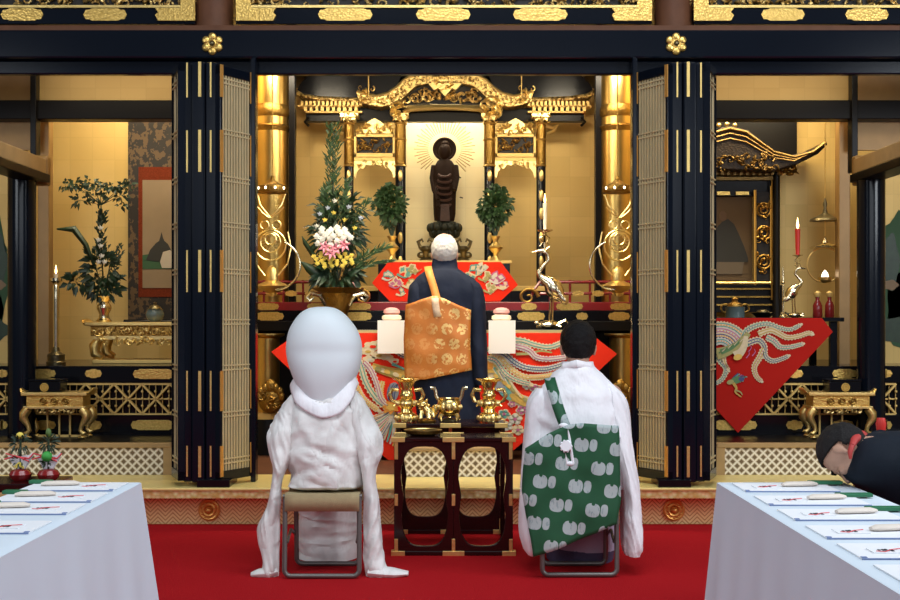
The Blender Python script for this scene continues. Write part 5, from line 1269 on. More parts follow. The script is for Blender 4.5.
# vases, lion, censer
Y = 7.08
def gvase(px, label):
    q = Vector((WX(px, Y), Y, ztR+.004)); h = WZ(379, Y)-q.z
    r = thing('gold_vase', label, 'vase', q)
    MB().lathe([(.058, q.z), (.062, q.z+.02), (.054, q.z+.045), (.036, q.z+.055), (.032, q.z+h*.30), (.046, q.z+h*.36), (.056, q.z+h*.43), (.046, q.z+h*.50), (.033, q.z+h*.54), (.042, q.z+h*.62), (.033, q.z+h*.69), (.036, q.z+h*.80), (.050, q.z+h*.93), (.082, q.z+h), (.072, q.z+h+.002), (.03, q.z+h*.9)], (q.x, Y, 0), 28).build('vase_body', 'gold_polish', r)
    for e in (-1, 1):
        mb = MB(); mb.tube([(q.x+e*.045, Y, q.z+h*.74), (q.x+e*.085, Y, q.z+h*.76), (q.x+e*.10, Y, q.z+h*.62), (q.x+e*.085, Y, q.z+h*.48), (q.x+e*.055, Y, q.z+h*.43), (q.x+e*.075, Y, q.z+h*.36)], [.010, .012, .012, .011, .010, .006], 8)
        mb.build('handle', 'gold_polish', r)
    mb = MB()
    for k in range(10):
        a = k*2*PI/10; mb.ell((q.x+.058*math.cos(a), Y+.058*math.sin(a), q.z+h*.43), (.012, .012, .018), 8, 6); mb.ell((q.x+.063*math.cos(a), Y+.063*math.sin(a), q.z+.022), (.012, .012, .016), 8, 6)
    mb.build('relief_band', 'gold_bright', r)
gvase(406.5, 'two handled gold vase at the bride\'s end of the rear stand')
gvase(489, 'two handled gold vase at the young priest\'s end of the rear stand')
q = Vector((WX(449, Y), Y, ztR+.004)); Z = lambda py: WZ(py, Y)
r = thing('incense_censer', 'round gold censer with two tall curved horn handles on the rear stand', 'censer', q)
MB().lathe([(.035, Z(416)), (.06, Z(413)), (.072, Z(407)), (.066, Z(402)), (.06, Z(400)), (.064, Z(398)), (.05, Z(398)), (.03, Z(404))], (q.x, Y, 0), 28).build('bowl', 'gold_polish', r)
for k in range(3):
    a = PI/2+k*2*PI/3; mb = MB(); mb.tube([(q.x+.045*math.cos(a), Y+.045*math.sin(a), Z(413)), (q.x+.062*math.cos(a), Y+.062*math.sin(a), Z(417)), (q.x+.055*math.cos(a), Y+.055*math.sin(a), q.z+.005)], [.016, .013, .010], 8); mb.build('leg', 'gold_polish', r)
for e in (-1, 1):
    mb = MB(); mb.tube([(q.x+e*.058, Y, Z(401)), (q.x+e*.076, Y, Z(396)), (q.x+e*.080, Y, Z(391)), (q.x+e*.088, Y, Z(388)), (q.x+e*.11, Y, Z(387.5))], [.010, .010, .010, .011, .008], 8); mb.build('horn_handle', 'silver_gold', r)
mb = MB()
for k in range(12): a = k*PI/6; mb.ell((q.x+.070*math.cos(a), Y+.070*math.sin(a), Z(407)), (.011, .011, .016), 8, 6)
mb.build('relief_band', 'gold_bright', r)
MB().lathe([(.05, q.z), (.052, q.z+.012), (.03, q.z+.02)], (q.x, Y, 0), 20).build('foot_plate', 'bronze', r)
q = Vector((WX(427, Y-.05), Y-.04, ztR+.001)); r = thing('lion_figure', 'small seated gold lion figure beside the horned censer', 'figurine', q)
MB().lathe([(.05, q.z), (.055, q.z+.012), (.042, q.z+.022)], (q.x, q.y, 0), 18).build('base', 'gold_dark', r)
mb = MB(); mb.tube([q+Vector((.03, 0, .03)), q+Vector((.02, 0, .055)), q+Vector((-.005, 0, .075)), q+Vector((-.02, 0, .095))], [.03, .034, .028, .024], 10)
mb.ell(q+Vector((-.022, -.008, .108)), (.027, .026, .024), 10, 8); mb.ell(q+Vector((-.03, -.03, .10)), (.015, .014, .012), 8, 6)
for e in (-1, 1): mb.ell(q+Vector((-.022+e*.02, 0, .13)), (.007, .006, .010), 6, 5); mb.tube([q+Vector((-.01+e*.018, -.02, .07)), q+Vector((-.012+e*.022, -.03, .025))], [.012, .010], 6)
for k in range(7): mb.ell(q+Vector((-.022+.03*math.cos(k), .012, .10+.025*math.sin(k))), .010, 6, 5)
mb.build('lion_body', 'gold_polish', r)
mb = MB(); mb.tube([q+Vector((.04, .01, .03)), q+Vector((.05, .0, .06)), q+Vector((.043, .0, .09)), q+Vector((.048, .0, .105))], [.010, .014, .014, .005], 8); mb.build('tail', 'gold_polish', r)

# low lattice fronted platform the old priest faces, behind the stands
r = thing('low_platform', 'low platform with cream diamond pattern front behind the offering stands', 'platform', (WX(449, 8.0), 8.0, .262))
MB().bx(WX(396, 7.95), WX(500, 7.95), 7.95, 8.22, .262, .432).build('diamond_front', 'diamond_board', r, False)
MB().bx(WX(395, 7.95), WX(501, 7.95), 7.93, 8.24, .432, .455).build('platform_top', 'wood_tan', r, False, bevel=.004)

# ================================================================== PEOPLE
def frame3(fwd, up):
    f = Vector(fwd).normalized(); u = Vector(up); u = (u-f*u.dot(f)).normalized(); rt = f.cross(u)
    return Matrix((rt, f, u)).transposed()
def hand(mb, w, d, pn, side, curl=.5, L=1.0):
    """w wrist, d pointing direction, pn out of the palm, side +1/-1 where the thumb lies along d x pn"""
    w = Vector(w); d = Vector(d).normalized(); pn = Vector(pn); pn = (pn-d*pn.dot(d)).normalized(); sd = d.cross(pn)*side
    R = Matrix((sd, d, pn)).transposed()
    mb.ell(w+d*.045*L, (.040*L, .055*L, .016*L), 12, 8, None, R)
    for i, (o, ln) in enumerate(((.028, .070), (.010, .078), (-.009, .073), (-.027, .056))):
        p = w+d*.085*L+sd*o*L; pts = [p-d*.03]; a = .15
        for k, sg in enumerate((.45, .32, .23)):
            a += curl*(.55, .7, .5)[k]; p = p+(d*math.cos(a)+pn*math.sin(a))*ln*sg*L*1.15; pts.append(p)
        mb.tube(pts, [.0095*L, .0092*L, .0085*L, .0068*L], 8); mb.ell(p, .0068*L, 8, 6)
    p = w+d*.025*L+sd*.03*L; pts = [p-sd*.012]
    for k, (a, ln) in enumerate(((.75, .036), (.45, .030), (.2, .024))):
        p = p+(d*math.cos(a)+sd*math.sin(a)+pn*.35).normalized()*ln*L; pts.append(p)
    mb.tube(pts, [.013*L, .0115*L, .0100*L, .0075*L], 8); mb.ell(p, .0075*L, 8, 6)
def head_geo(mb, c, R, k=1.):
    P = lambda x, y, z: c+R @ Vector((x*k, y*k, z*k))
    mb.ell(P(0, -.008, .022), (.077*k, .098*k, .093*k), 24, 16, None, R)
    mb.ell(P(0, .030, -.038), (.060*k, .062*k, .078*k), 20, 14, None, R)
    mb.ell(P(0, .062, -.086), (.030*k, .026*k, .024*k), 12, 8, None, R)
    mb.ell(P(0, .072, .028), (.052*k, .022*k, .016*k), 12, 8, None, R)
    mb.tube([P(0, .088, .012), P(0, .104, -.012), P(0, .112, -.028)], [.008*k, .012*k, .015*k], 8)
    for e in (-1, 1):
        mb.ell(P(e*.012, .098, -.032), (.009*k, .010*k, .008*k), 8, 6, None, R)
        mb.ell(P(e*.038, .068, -.018), (.024*k, .020*k, .018*k), 10, 8, None, R)
        Re = R @ Matrix.Rotation(e*-.35, 3, 'Z')
        mb.ell(P(e*.081, -.010, -.010), (.010*k, .018*k, .029*k), 12, 10, None, Re)
        mb.ell(P(e*.078, -.004, -.040), (.009*k, .010*k, .012*k), 8, 6, None, R)
    mb.ell(P(0, .090, -.052), (.022*k, .012*k, .009*k), 10, 8, None, R); mb.ell(P(0, .088, -.064), (.019*k, .012*k, .008*k), 10, 8, None, R)
def person_body(root, J, hc, R, k=1., voxel=.0065, closed=False):
    mb = MB()
    head_geo(mb, hc, R, k)
    nk = Vector(J['neck']); mb.tube([hc+R @ Vector((0, -.018, -.05))*1., hc+R @ Vector((0, -.022, -.10))*1., nk], [.056, .054, .062], 14)
    pv = Vector(J['pelvis']); sp = [pv, pv.lerp(nk, .3), pv.lerp(nk, .62), pv.lerp(nk, .88), nk]
    fw = Vector(J.get('front', (0, 1, 0))); ax = (nk-pv).normalized(); rt = fw.cross(ax).normalized(); fo = ax.cross(rt) if False else fw
    rings = []
    for p, (a, b) in zip(sp, ((.155, .105), (.130, .095), (.155, .108), (.140, .085), (.06, .06))):
        rings.append([p+rt*a*math.cos(2*PI*j/20)+fo*b*math.sin(2*PI*j/20) for j in range(20)])
    mb.loft(rings); mb.ell(pv, (.15, .11, .10), 16, 10)
    for e in ('L', 'R'):
        s_, el, wr = (Vector(J[n_+e]) for n_ in ('shoulder', 'elbow', 'wrist'))
        mb.tube([nk.lerp(s_, .3), s_, s_.lerp(el, .5), el, el.lerp(wr, .4), wr], [.055, .058, .048, .040, .041, .026], 12); mb.ell(s_, .058, 12, 8); mb.ell(el, .040, 10, 8)
        hd = J['hand'+e]; hand(mb, wr, hd[0], hd[1], hd[2], hd[3])
        h_, kn, an = (Vector(J[n_+e]) for n_ in ('hip', 'knee', 'ankle'))
        mb.tube([h_, h_.lerp(kn, .5), kn, kn.lerp(an, .35), an], [.085, .074, .056, .055, .036], 12); mb.ell(kn, .056, 10, 8)
        td = Vector(J.get('toe', (0, 1, 0))); mb.tube([an-td*.05+Vector((0, 0, -.03)), an+Vector((0, 0, -.03)), an+td*.10+Vector((0, 0, -.045)), an+td*.16+Vector((0, 0, -.05))], [.034, .038, .034, .022], 10)
    o = mb.build('body', 'skin', root)
    m = o.modifiers.new('r', 'REMESH'); m.mode = 'VOXEL'; m.voxel_size = voxel; m.use_smooth_shade = True
    m2 = o.modifiers.new('s', 'SMOOTH'); m2.factor = .5; m2.iterations = 2
    dg = bpy.context.evaluated_depsgraph_get(); me = bpy.data.meshes.new_from_object(o.evaluated_get(dg)); o.modifiers.clear(); o.data = me
    for p in me.polygons: p.use_smooth = True
    P = lambda x, y, z: hc+R @ Vector((x*k, y*k, z*k))
    for e in (-1, 1):
        ey = MB().ell(P(e*.033, .0765, .006), (.0115*k, .009*k, .0055*k), 12, 8, None, R).build('eye', 'skin' if closed else 'paper_white', root)
        MB().ell(P(e*.033, .0840, .006), (.005*k, .003*k, .0045*k), 10, 6, None, R).build('iris', 'skin' if closed else 'navy_eye', ey)
        mb = MB(); mb.tube([P(e*.016, .093, .026), P(e*.034, .092, .031), P(e*.052, .080, .026)], [.004, .005, .003], 6); mb.build('eyebrow', 'hair_black', root)
    mb = MB(); mb.tube([P(-.022, .094, -.058), P(-.008, .102, -.056), P(.008, .102, -.056), P(.022, .094, -.058)], [.002, .005, .005, .002], 8); mb.build('lips', 'lip', root)
    return o
def hair_cap(root, hc, R, mat, keep, k=1., grow=1.06, name='hair', noise_=.004):
    c0 = Vector((0, -.008, .022)); mb = MB(); n, kk = 96, 64; idx = {}
    for i in range(kk+1):
        a = -PI/2+PI*i/kk
        for j in range(n):
            b = 2*PI*j/n; q = Vector((.077*math.cos(a)*math.cos(b), .098*math.cos(a)*math.sin(b), .093*math.sin(a)))*grow
            q += q.normalized()*noise_*noise.noise(q*60); p = c0+q
            idx[(i, j)] = len(mb.v); mb.v.append(hc+R @ (p*k))
    for i in range(kk):
        for j in range(n):
            ids = [idx[(i, j)], idx[(i, (j+1) % n)], idx[(i+1, (j+1) % n)], idx[(i+1, j)]]
            ctr = sum((mb.v[q] for q in ids), Vector())/4; l = R.transposed() @ (ctr-hc)/k
            if keep(l): mb.f.append(tuple(ids)); mb.mi.append(0)
    o = mb.build(name, mat, root, True, solid=.012*k); return o
def rings_(rows, n=28, pw=1.):
    """rows: (py, px_left, px_right, Y, half_depth)"""
    out = []
    for py, a, b, yc, hd in rows:
        x0, x1 = WX(a, yc), WX(b, yc); z = WZ(py, yc); rg = []
        for j in range(n):
            c, s = math.cos(2*PI*j/n), math.sin(2*PI*j/n)
            c = math.copysign(abs(c)**pw, c); s = math.copysign(abs(s)**pw, s)
            rg.append(Vector(((x0+x1)/2+(x1-x0)/2*c, yc+hd*s, z)))
        out.append(rg)
    return out
def resample(rows, m=4):
    out = []
    for i in range(len(rows)-1):
        p0 = rows[max(i-1, 0)]; p1 = rows[i]; p2 = rows[i+1]; p3 = rows[min(i+2, len(rows)-1)]
        for k in range(m):
            t = k/m; out.append(tuple(.5*((2*b)+(c-a)*t+(2*a-5*b+4*c-d)*t*t+(3*b-a-3*c+d)*t**3) for a, b, c, d in zip(p0, p1, p2, p3)))
    out.append(rows[-1]); return out
def garment(name, rows, mat, root, amp=.012, sc=(9, 9, 5), seed=0, pw=.9, n=72, m=8, fold=None):
    """cloth tube through measured sections; fold = (depth, frequency around/along x, frequency in z, slant)"""
    rg = rings_(resample(rows, m), n, pw)
    fa, fx, fz, sl = fold or (amp*.8, 9, 5, .3)
    for ring in rg:
        c = sum(ring, Vector())/len(ring)
        for j_, p in enumerate(ring):
            d = p-c; L = d.length
            if L < 1e-5: continue
            d /= L
            q = Vector((p.x*fx+sl*p.z*fx+seed, p.y*fx*.7, p.z*fz)); w_ = noise.noise(q*.6+Vector((9, 2, seed)))
            q += Vector((1.1*w_, 0, 1.3*w_))
            rd = 1-2.2*abs(noise.noise(q)); rd2 = 1-2.2*abs(noise.noise(q*2.1+Vector((3, 8, 1))))
            k_ = min(1., L/.09)
            ring[j_] = p+d*(fa*(rd*.75+rd2*.35-.35))*k_
    mb = MB(); mb.loft(rg); mb.wrinkle(amp*.5, sc, seed)
    return mb.build(name, mat, root)
def stool(label, px0, px1, Yb, Yf, zs):
    x0, x1 = WX(px0, Yb), WX(px1, Yb); r = thing('folding_stool', label, 'stool', ((x0+x1)/2, (Yb+Yf)/2, 0))
    def U(ya, yb, i): # bottom y, top y
        rd = .03; pts = []
        xa, xb = x0+.012+i, x1-.012-i
        pts += [(xa, yb, zs)]
        for k in range(5): a = k/4*PI/2; t_ = rd*(1-math.sin(a)); pts.append((xa+rd*(1-math.cos(a)), ya+(yb-ya)*(.022+t_)/zs, .022+t_))
        for k in range(5): a = k/4*PI/2; t_ = rd*(1-math.cos(a)); pts.append((xb-rd*(1-math.sin(a)), ya+(yb-ya)*(.022+t_)/zs, .022+t_))
        pts += [(xb, yb, zs)]
        return pts
    MB().tube(U(Yb, Yb+.03, 0), .0125, 10).build('leg_frame', 'grey_metal', r); MB().tube(U(Yf, Yf-.03, .022), .0125, 10).build('leg_frame', 'grey_metal', r)
    for yy in (Yb+.03, Yf-.03): MB().tube([(x0, yy, zs), (x1, yy, zs)], .0125, 10).build('seat_bar', 'grey_metal', r)
    for xx in (x0+.024, x1-.024): MB().tube([(xx, Yb+.02, zs*.45), (xx, (Yb+Yf)/2, zs*.55), (xx, Yf-.02, zs*.45)], .008, 6).build('brace', 'grey_metal', r)
    mb = MB(); mb.loft([[Vector((x, y, z)) for x in [x0+.012+(x1-x0-.024)*i/8 for i in range(9)]] for y, z in ((Yb+.012, zs-.072), (Yb+.010, zs-.01), (Yb+.018, zs+.012), ((Yb+Yf)/2, zs+.006), (Yf-.018, zs+.012), (Yf-.010, zs-.01), (Yf-.012, zs-.06))], False, closed=False)
    mb.build('canvas_seat', 'beige_canvas', r, True, solid=.006)
    return r
def back_patch(name, mat, root, xl, xr, yt, yb, Yc, hd, pxc, hw, nu=24, nv=24, amp=.006, off=.012, th=.008, pw=2.4):
    mb = MB()
    def fn(u, v):
        for _ in range(1):
            py = yt(u)+(yb(u)-yt(u))*v
        px = xl(py)+(xr(py)-xl(py))*u
        t_ = max(-1, min(1, (px-pxc)/hw)); Y = Yc-hd*(max(0, 1-abs(t_)**pw))**.5-off
        p = W(px, py, Y); return p+Vector((0, amp*noise.noise(Vector((p.x*9, 3, p.z*7))), 0))
    mb.grid(fn, nu, nv); return mb.build(name, mat, root, True, solid=th)
def lerpf(pts):
    def f(v):
        if v <= pts[0][0]: return pts[0][1]
        for (a, b), (c, d) in zip(pts, pts[1:]):
            if v <= c: return b+(d-b)*(v-a)/(c-a)
        return pts[-1][1]
    return f

# ---- bride ------------------------------------------------------------------
stool('beige canvas folding stool under the bride in white', 282, 361.5, 5.99, 6.30, .415)
br = thing('person', 'seated person in white wedding kimono and large white hood, seen from behind', 'person', (WX(324, 6.2), 6.2, 0))
X = WX(324, 6.22); hc = Vector((X, 6.27, 1.185)); R = frame3((0, 1, -.12), (0, 0, 1))
J = dict(neck=(X, 6.26, .98), pelvis=(X, 6.22, .535), shoulderL=(X-.125, 6.25, .86), elbowL=(X-.18, 6.27, .66), wristL=(X-.05, 6.46, .645), shoulderR=(X+.125, 6.25, .86), elbowR=(X+.18, 6.27, .66), wristR=(X+.05, 6.46, .645),
         handL=((.7, .6, -.3), (0, -.2, -1), 1, .5), handR=((-.7, .6, -.1), (0, -.2, -1), -1, .5), hipL=(X-.09, 6.25, .52), kneeL=(X-.09, 6.62, .50), ankleL=(X-.07, 6.58, .09), hipR=(X+.09, 6.25, .52), kneeR=(X+.09, 6.62, .50), ankleR=(X+.07, 6.58, .09))
person_body(br, J, hc, R, .95)
hair_cap(br, hc, R, 'hair_black', lambda l: (l.y < .03 and l.z > -.06) or l.z > .07, .95, 1.12)
garment('kimono_back', [(487, 292, 358, 6.19, .12), (485, 288, 362, 6.19, .15), (480, 288.5, 362, 6.19, .155), (460, 287, 362, 6.20, .155), (440, 287, 362, 6.20, .15), (422, 287, 363, 6.21, .14), (408, 291, 360, 6.22, .13), (397, 299, 352, 6.23, .115), (388, 305, 344, 6.24, .095), (381, 310, 339, 6.25, .075)], 'wedding_brocade', br, .016, (9, 9, 8), 1, fold=(.024, 7, 9, .35))
garment('kimono_skirt', [(571, 299, 360, 6.60, .20), (550, 299.5, 360, 6.60, .21), (530, 299, 359, 6.60, .21), (515, 301, 358, 6.60, .22), (500, 298, 361, 6.61, .245), (480, 298, 360, 6.58, .25), (472, 306, 352, 6.54, .26)], 'wedding_brocade', br, .014, (5, 5, 14), 6, fold=(.014, 4, 16, .2))
sl = garment('kimono_sleeve', [(388, 299, 309, 6.24, .05), (394, 291, 307, 6.24, .08), (405, 283, 305, 6.24, .10), (415, 277, 303, 6.23, .11), (425, 271.5, 301, 6.22, .12), (435, 268.5, 298, 6.20, .12), (446, 269.5, 295, 6.18, .11), (458, 272, 291, 6.16, .10), (467, 274, 287, 6.14, .09), (482, 272.5, 281, 6.13, .08), (500, 269.5, 281, 6.12, .075), (514, 264, 281, 6.11, .075), (526, 258.5, 281, 6.11, .075), (540, 258.5, 280.5, 6.10, .07), (552, 262, 280, 6.09, .065), (562, 264, 279.5, 6.08, .065), (570, 262, 279, 6.08, .07), (575.5, 258, 279, 6.08, .06)], 'wedding_brocade', br, .011, (14, 14, 5), 2, fold=(.013, 17, 3.5, .25))
mb = MB(); mb.tube([W(275, 571, 6.07), W(270, 573, 6.06), W(259, 573.5, 6.05), W(251, 574.5, 6.05)], [.03, .028, .024, .012], 12, flat=1.8); mb.wrinkle(.006, (20, 20, 20)); mb.build('sleeve_hem', 'wedding_brocade', sl)
sr = garment('kimono_sleeve', [(384, 339, 348, 6.24, .05), (390, 341, 355, 6.24, .08), (400, 343, 363, 6.24, .10), (412, 346, 370, 6.23, .11), (425, 349, 376.5, 6.22, .12), (437, 353, 382, 6.20, .12), (447, 356, 383, 6.18, .11), (457, 359, 381, 6.16, .10), (467, 361.5, 377, 6.14, .09), (482, 363, 376, 6.13, .08), (500, 363.5, 378.5, 6.12, .075), (520, 363, 380.5, 6.11, .07), (540, 364, 382, 6.10, .07), (555, 364.5, 383.5, 6.09, .065), (566, 365, 386, 6.08, .07), (576, 366, 392, 6.08, .06)], 'wedding_brocade', br, .011, (14, 14, 5), 9, fold=(.013, 17, 3.5, -.25))
mb = MB(); mb.tube([W(371, 571, 6.07), W(380, 572, 6.06), W(394, 573, 6.05), (W(408, 573.5, 6.05))], [.034, .03, .026, .012], 12, flat=1.8); mb.wrinkle(.006, (20, 20, 20)); mb.build('sleeve_hem', 'wedding_brocade', sr)
# hood and its rolled collar
hr = [(306.8, 318, 327, 6.28, .03), (308.3, 309, 335, 6.28, .09), (313, 301, 343, 6.28, .14), (320, 295, 350, 6.28, .17), (330, 289.5, 357, 6.28, .19), (341, 287, 361, 6.28, .20), (351, 286.5, 361.8, 6.28, .20), (361, 288, 361, 6.27, .195), (371, 291, 358.5, 6.26, .185), (381, 295, 354, 6.25, .17), (391, 299.5, 349, 6.24, .15), (400, 304.5, 344.5, 6.23, .13), (409, 311, 338, 6.22, .115), (415, 318, 331, 6.21, .10)]
mb = MB(); rg = rings_(resample(hr, 5), 56, .80)
mb.loft(rg); mb.wrinkle(.003, (4, 4, 3), 2); mb.build('wedding_hood', 'hood_white', br)
mb = MB(); inn = [(297, 372, 6.22), (302, 382, 6.18), (309, 391, 6.15), (324, 396, 6.14), (338, 390, 6.15), (346, 381, 6.18), (352, 370, 6.22)]; out_ = [(291, 385, 6.24), (294.5, 399, 6.13), (305, 411.5, 6.085), (324.5, 418.5, 6.065), (343, 411, 6.085), (353, 397, 6.13), (357.5, 383, 6.24)]
inn = resample(inn, 5); out_ = resample(out_, 5)
mb.loft([[W(a[0]+(b[0]-a[0])*t_, a[1]+(b[1]-a[1])*t_, a[2]+(b[2]-a[2])*t_-.022*math.sin(PI*t_**.8)**.8) for a, b in zip(inn, out_)] for t_ in (0, .12, .3, .5, .7, .88, 1)], False, closed=False)
mb.wrinkle(.008, (14, 14, 14)); mb.build('collar_roll', 'white_robe', br, True, solid=.006)

# ---- young priest --------------------------------------------------------------
stool('grey framed folding stool under the young priest in white', 540, 619.5, 6.02, 6.30, .405)
yp = thing('person', 'seated person with short black hair in white robe and green patterned stole', 'person', (WX(578, 6.2), 6.2, 0))
X = WX(578.5, 6.22); hc = Vector((X, 6.24, WZ(321.5, 6.22)-.126)); R = frame3((0, 1, -.08), (0, 0, 1))
J = dict(neck=(X, 6.21, 1.02), pelvis=(X, 6.22, .535), shoulderL=(X-.17, 6.22, .91), elbowL=(X-.22, 6.28, .66), wristL=(X-.05, 6.48, .66), shoulderR=(X+.17, 6.22, .91), elbowR=(X+.22, 6.28, .66), wristR=(X+.05, 6.48, .66),
         handL=((.7, .6, -.3), (0, -.2, -1), 1, .5), handR=((-.7, .6, -.1), (0, -.2, -1), -1, .5), hipL=(X-.09, 6.25, .52), kneeL=(X-.11, 6.64, .50), ankleL=(X-.08, 6.50, .09), hipR=(X+.09, 6.25, .52), kneeR=(X+.11, 6.64, .50), ankleR=(X+.08, 6.50, .09))
person_body(yp, J, hc, R, 1.05)
hair_cap(yp, hc, R, 'hair_black', lambda l: l.z > -.08 and l.y < min(.08, -.03+1.25*max(0, l.z)), 1.05, 1.085)
garment('white_robe', [(488.5, 533, 622, 6.20, .15), (486.5, 530, 624, 6.20, .165), (470, 529, 622, 6.20, .165), (440, 528, 622, 6.20, .16), (415, 528, 622, 6.20, .15), (402, 530, 620, 6.21, .14), (393, 535, 616, 6.21, .13), (384, 542, 610, 6.22, .115), (377, 550, 603, 6.22, .10), (370, 557, 597, 6.22, .085), (366, 560.5, 594, 6.22, .075), (361.5, 562, 592, 6.22, .07)], 'white_robe', yp, .010, (7, 7, 5), 3, fold=(.016, 8, 5, .6))
garment('white_robe_skirt', [(570, 549, 611, 6.50, .16), (555, 547, 613, 6.52, .19), (535, 545, 614, 6.56, .23), (515, 545, 613, 6.60, .26), (497, 545, 611, 6.60, .27), (480, 550, 606, 6.58, .24)], 'purple_cloth', yp, .008, (9, 9, 4), 5)
garment('hem', [(546, 546, 616, 6.54, .21), (536, 544, 617, 6.56, .24), (518, 542, 617, 6.60, .275), (504, 542, 617, 6.60, .28)], 'mauve_cloth', yp, .006, (9, 9, 4), 5)
garment('sleeve', [(384, 604, 612, 6.22, .06), (391, 604, 619.5, 6.22, .09), (400, 605, 625.5, 6.22, .11), (412, 607, 628, 6.22, .12), (430, 608, 629, 6.21, .125), (450, 611, 631, 6.20, .13), (470, 617, 634.5, 6.19, .13), (486, 621.5, 637, 6.18, .13), (510, 622, 639, 6.17, .14), (530, 622, 640.5, 6.16, .15), (545, 622.5, 640.5, 6.16, .15), (552, 624, 638, 6.16, .14)], 'white_robe', yp, .010, (9, 9, 3), 7, .8, fold=(.018, 16, 2.2, .25))
garment('sleeve', [(388, 536, 548, 6.22, .06), (396, 530.5, 548, 6.22, .10), (406, 527, 548, 6.22, .12), (425, 525.5, 546, 6.22, .125), (445, 523.5, 544, 6.21, .13), (465, 521.5, 541, 6.20, .13), (486, 520, 537.5, 6.19, .13), (510, 519, 537, 6.18, .14), (530, 519.5, 537, 6.17, .14), (545, 523, 537, 6.17, .13), (552, 527, 536, 6.17, .11)], 'white_robe', yp, .009, (9, 9, 3), 8, .8, fold=(.012, 14, 2.2, -.2))
mb = MB(); mb.tube([W(561.5, 371, 6.24), W(564, 366, 6.17), W(577, 363.5, 6.135), W(590, 366, 6.17), W(593, 371, 6.24)], [.014, .018, .02, .018, .014], 10, flat=.6); mb.build('collar', 'white_robe', yp)
xl = lerpf([(423, 563), (432, 548), (446, 526), (470, 523.5), (490, 522), (515, 526), (540, 531), (558, 534)]); xr = lerpf([(423, 618.5), (440, 619.5), (480, 620), (500, 621), (520, 617)])
ks = back_patch('green_stole', 'green_gourd_cloth', yp, lerpf([(423, 526), (446, 525.5), (470, 523), (490, 522), (515, 526), (540, 531), (558, 533.5)]), xr, lerpf([(0, 448), (.25, 433), (.44, 425), (.6, 423), (1, 426)]), lerpf([(0, 557), (.3, 549), (.7, 535), (1, 524)]), 6.18, .210, 572, 62, 28, 28, .014, .026, .008, 6)
mb = MB(); mb.loft([[W(a, py, y_), W(a+5.5, py-1, y_-.006), W(a+11, py-1.5, y_)] for py, a, y_ in ((379, 544, 6.09), (388, 546.5, 6.045), (398, 549.5, 6.015), (408, 552.5, 6.00), (418, 556, 5.985), (428, 560, 5.965))], False, closed=False)
st_ = mb.build('stole_strap', 'green_gourd_cloth', yp, True, solid=.006)
mb = MB()
cp_ = W(567.5, 446, 5.950)
for q_, h_ in ((0, 0),):
    pts = [W(561.5, 427, 5.950), W(567.5, 427, 5.950), W(573, 463, 5.950), W(567, 464, 5.950), W(561.5, 427, 5.950)]
    mb.tube(pts, .008, 6)
for py, px in ((425.5, 563.5), (463.5, 570)): mb.ell(W(px, py, 5.950), (.024, .010, .013), 10, 6)
mb.cyl(W(565.8, 446, 5.945), W(565.8, 446, 5.930), .028, .026, 20)
for k_ in range(10): mb.ell(cp_+Vector((.026*math.cos(k_*.628)-.009, -.012, .026*math.sin(k_*.628))), .007, 6, 5)
mb.build('white_cord_clasp', 'paper_white', st_)

# ---- old priest -----------------------------------------------------------------
op = thing('person', 'standing grey haired person in dark blue robe with orange and gold stole', 'person', (WX(447, 8.5), 8.5, .25))
Yc = 8.5; X = WX(447, Yc); hx = WX(444.5, Yc); hc = Vector((hx, 8.53, WZ(235.5, Yc)-.126)); R = frame3((0, 1, -.16), (0, 0, 1))
J = dict(neck=(hx, 8.50, 1.64), pelvis=(X, 8.5, 1.10), shoulderL=(X-.16, 8.5, 1.52), elbowL=(X-.2, 8.55, 1.29), wristL=(X-.03, 8.72, 1.40), shoulderR=(X+.16, 8.5, 1.52), elbowR=(X+.2, 8.55, 1.29), wristR=(X+.03, 8.72, 1.40),
         handL=((.1, .3, 1), (1, 0, 0), 1, .12), handR=((-.1, .3, 1), (-1, 0, 0), -1, .12), hipL=(X-.09, 8.5, 1.08), kneeL=(X-.09, 8.52, .70), ankleL=(X-.09, 8.5, .33), hipR=(X+.09, 8.5, 1.08), kneeR=(X+.09, 8.52, .70), ankleR=(X+.09, 8.5, .33))
person_body(op, J, hc, R, 1.08)
hair_cap(op, hc, R, 'hair_thinning', lambda l: l.z > -.085 and l.y < min(.03, -.03+1.1*max(0, l.z)), 1.08, 1.075)
garment('dark_robe', [(462.5, 417, 483, 8.5, .20), (455, 417, 483.5, 8.5, .20), (430, 418, 482.5, 8.5, .19), (400, 416, 480, 8.5, .18), (375, 412, 478, 8.5, .17), (345, 409, 478, 8.5, .16), (320, 408, 479, 8.5, .155), (303, 408, 481, 8.5, .145), (293, 408, 482, 8.5, .14), (286, 410, 480, 8.5, .13), (280, 414.5, 475, 8.5, .12), (275, 420, 468, 8.5, .105), (271, 426, 461, 8.5, .09), (268.5, 431.5, 457.5, 8.5, .075), (264, 433, 456.5, 8.51, .068), (259, 433.5, 455.5, 8.515, .064)], 'navy_cloth', op, .009, (8, 8, 5), 3, fold=(.010, 9, 3, .3))
garment('sleeve', [(279, 464, 472, 8.5, .07), (286, 466, 481, 8.5, .10), (300, 468, 484.5, 8.5, .12), (315, 469, 485.5, 8.5, .13), (335, 470, 486.5, 8.5, .14), (355, 471, 487, 8.49, .15), (370, 472, 487.5, 8.49, .15), (380, 473, 487.5, 8.49, .15), (384.5, 475, 486, 8.49, .14)], 'navy_cloth', op, .009, (9, 9, 4), 7, .8)
garment('sleeve', [(281, 415, 424, 8.5, .07), (289, 409.5, 424, 8.5, .10), (304, 407.5, 424, 8.5, .12), (320, 406.5, 423, 8.5, .13), (350, 406, 422, 8.5, .14), (374, 408, 421, 8.5, .13)], 'navy_cloth', op, .007, (9, 9, 4), 5, .8)
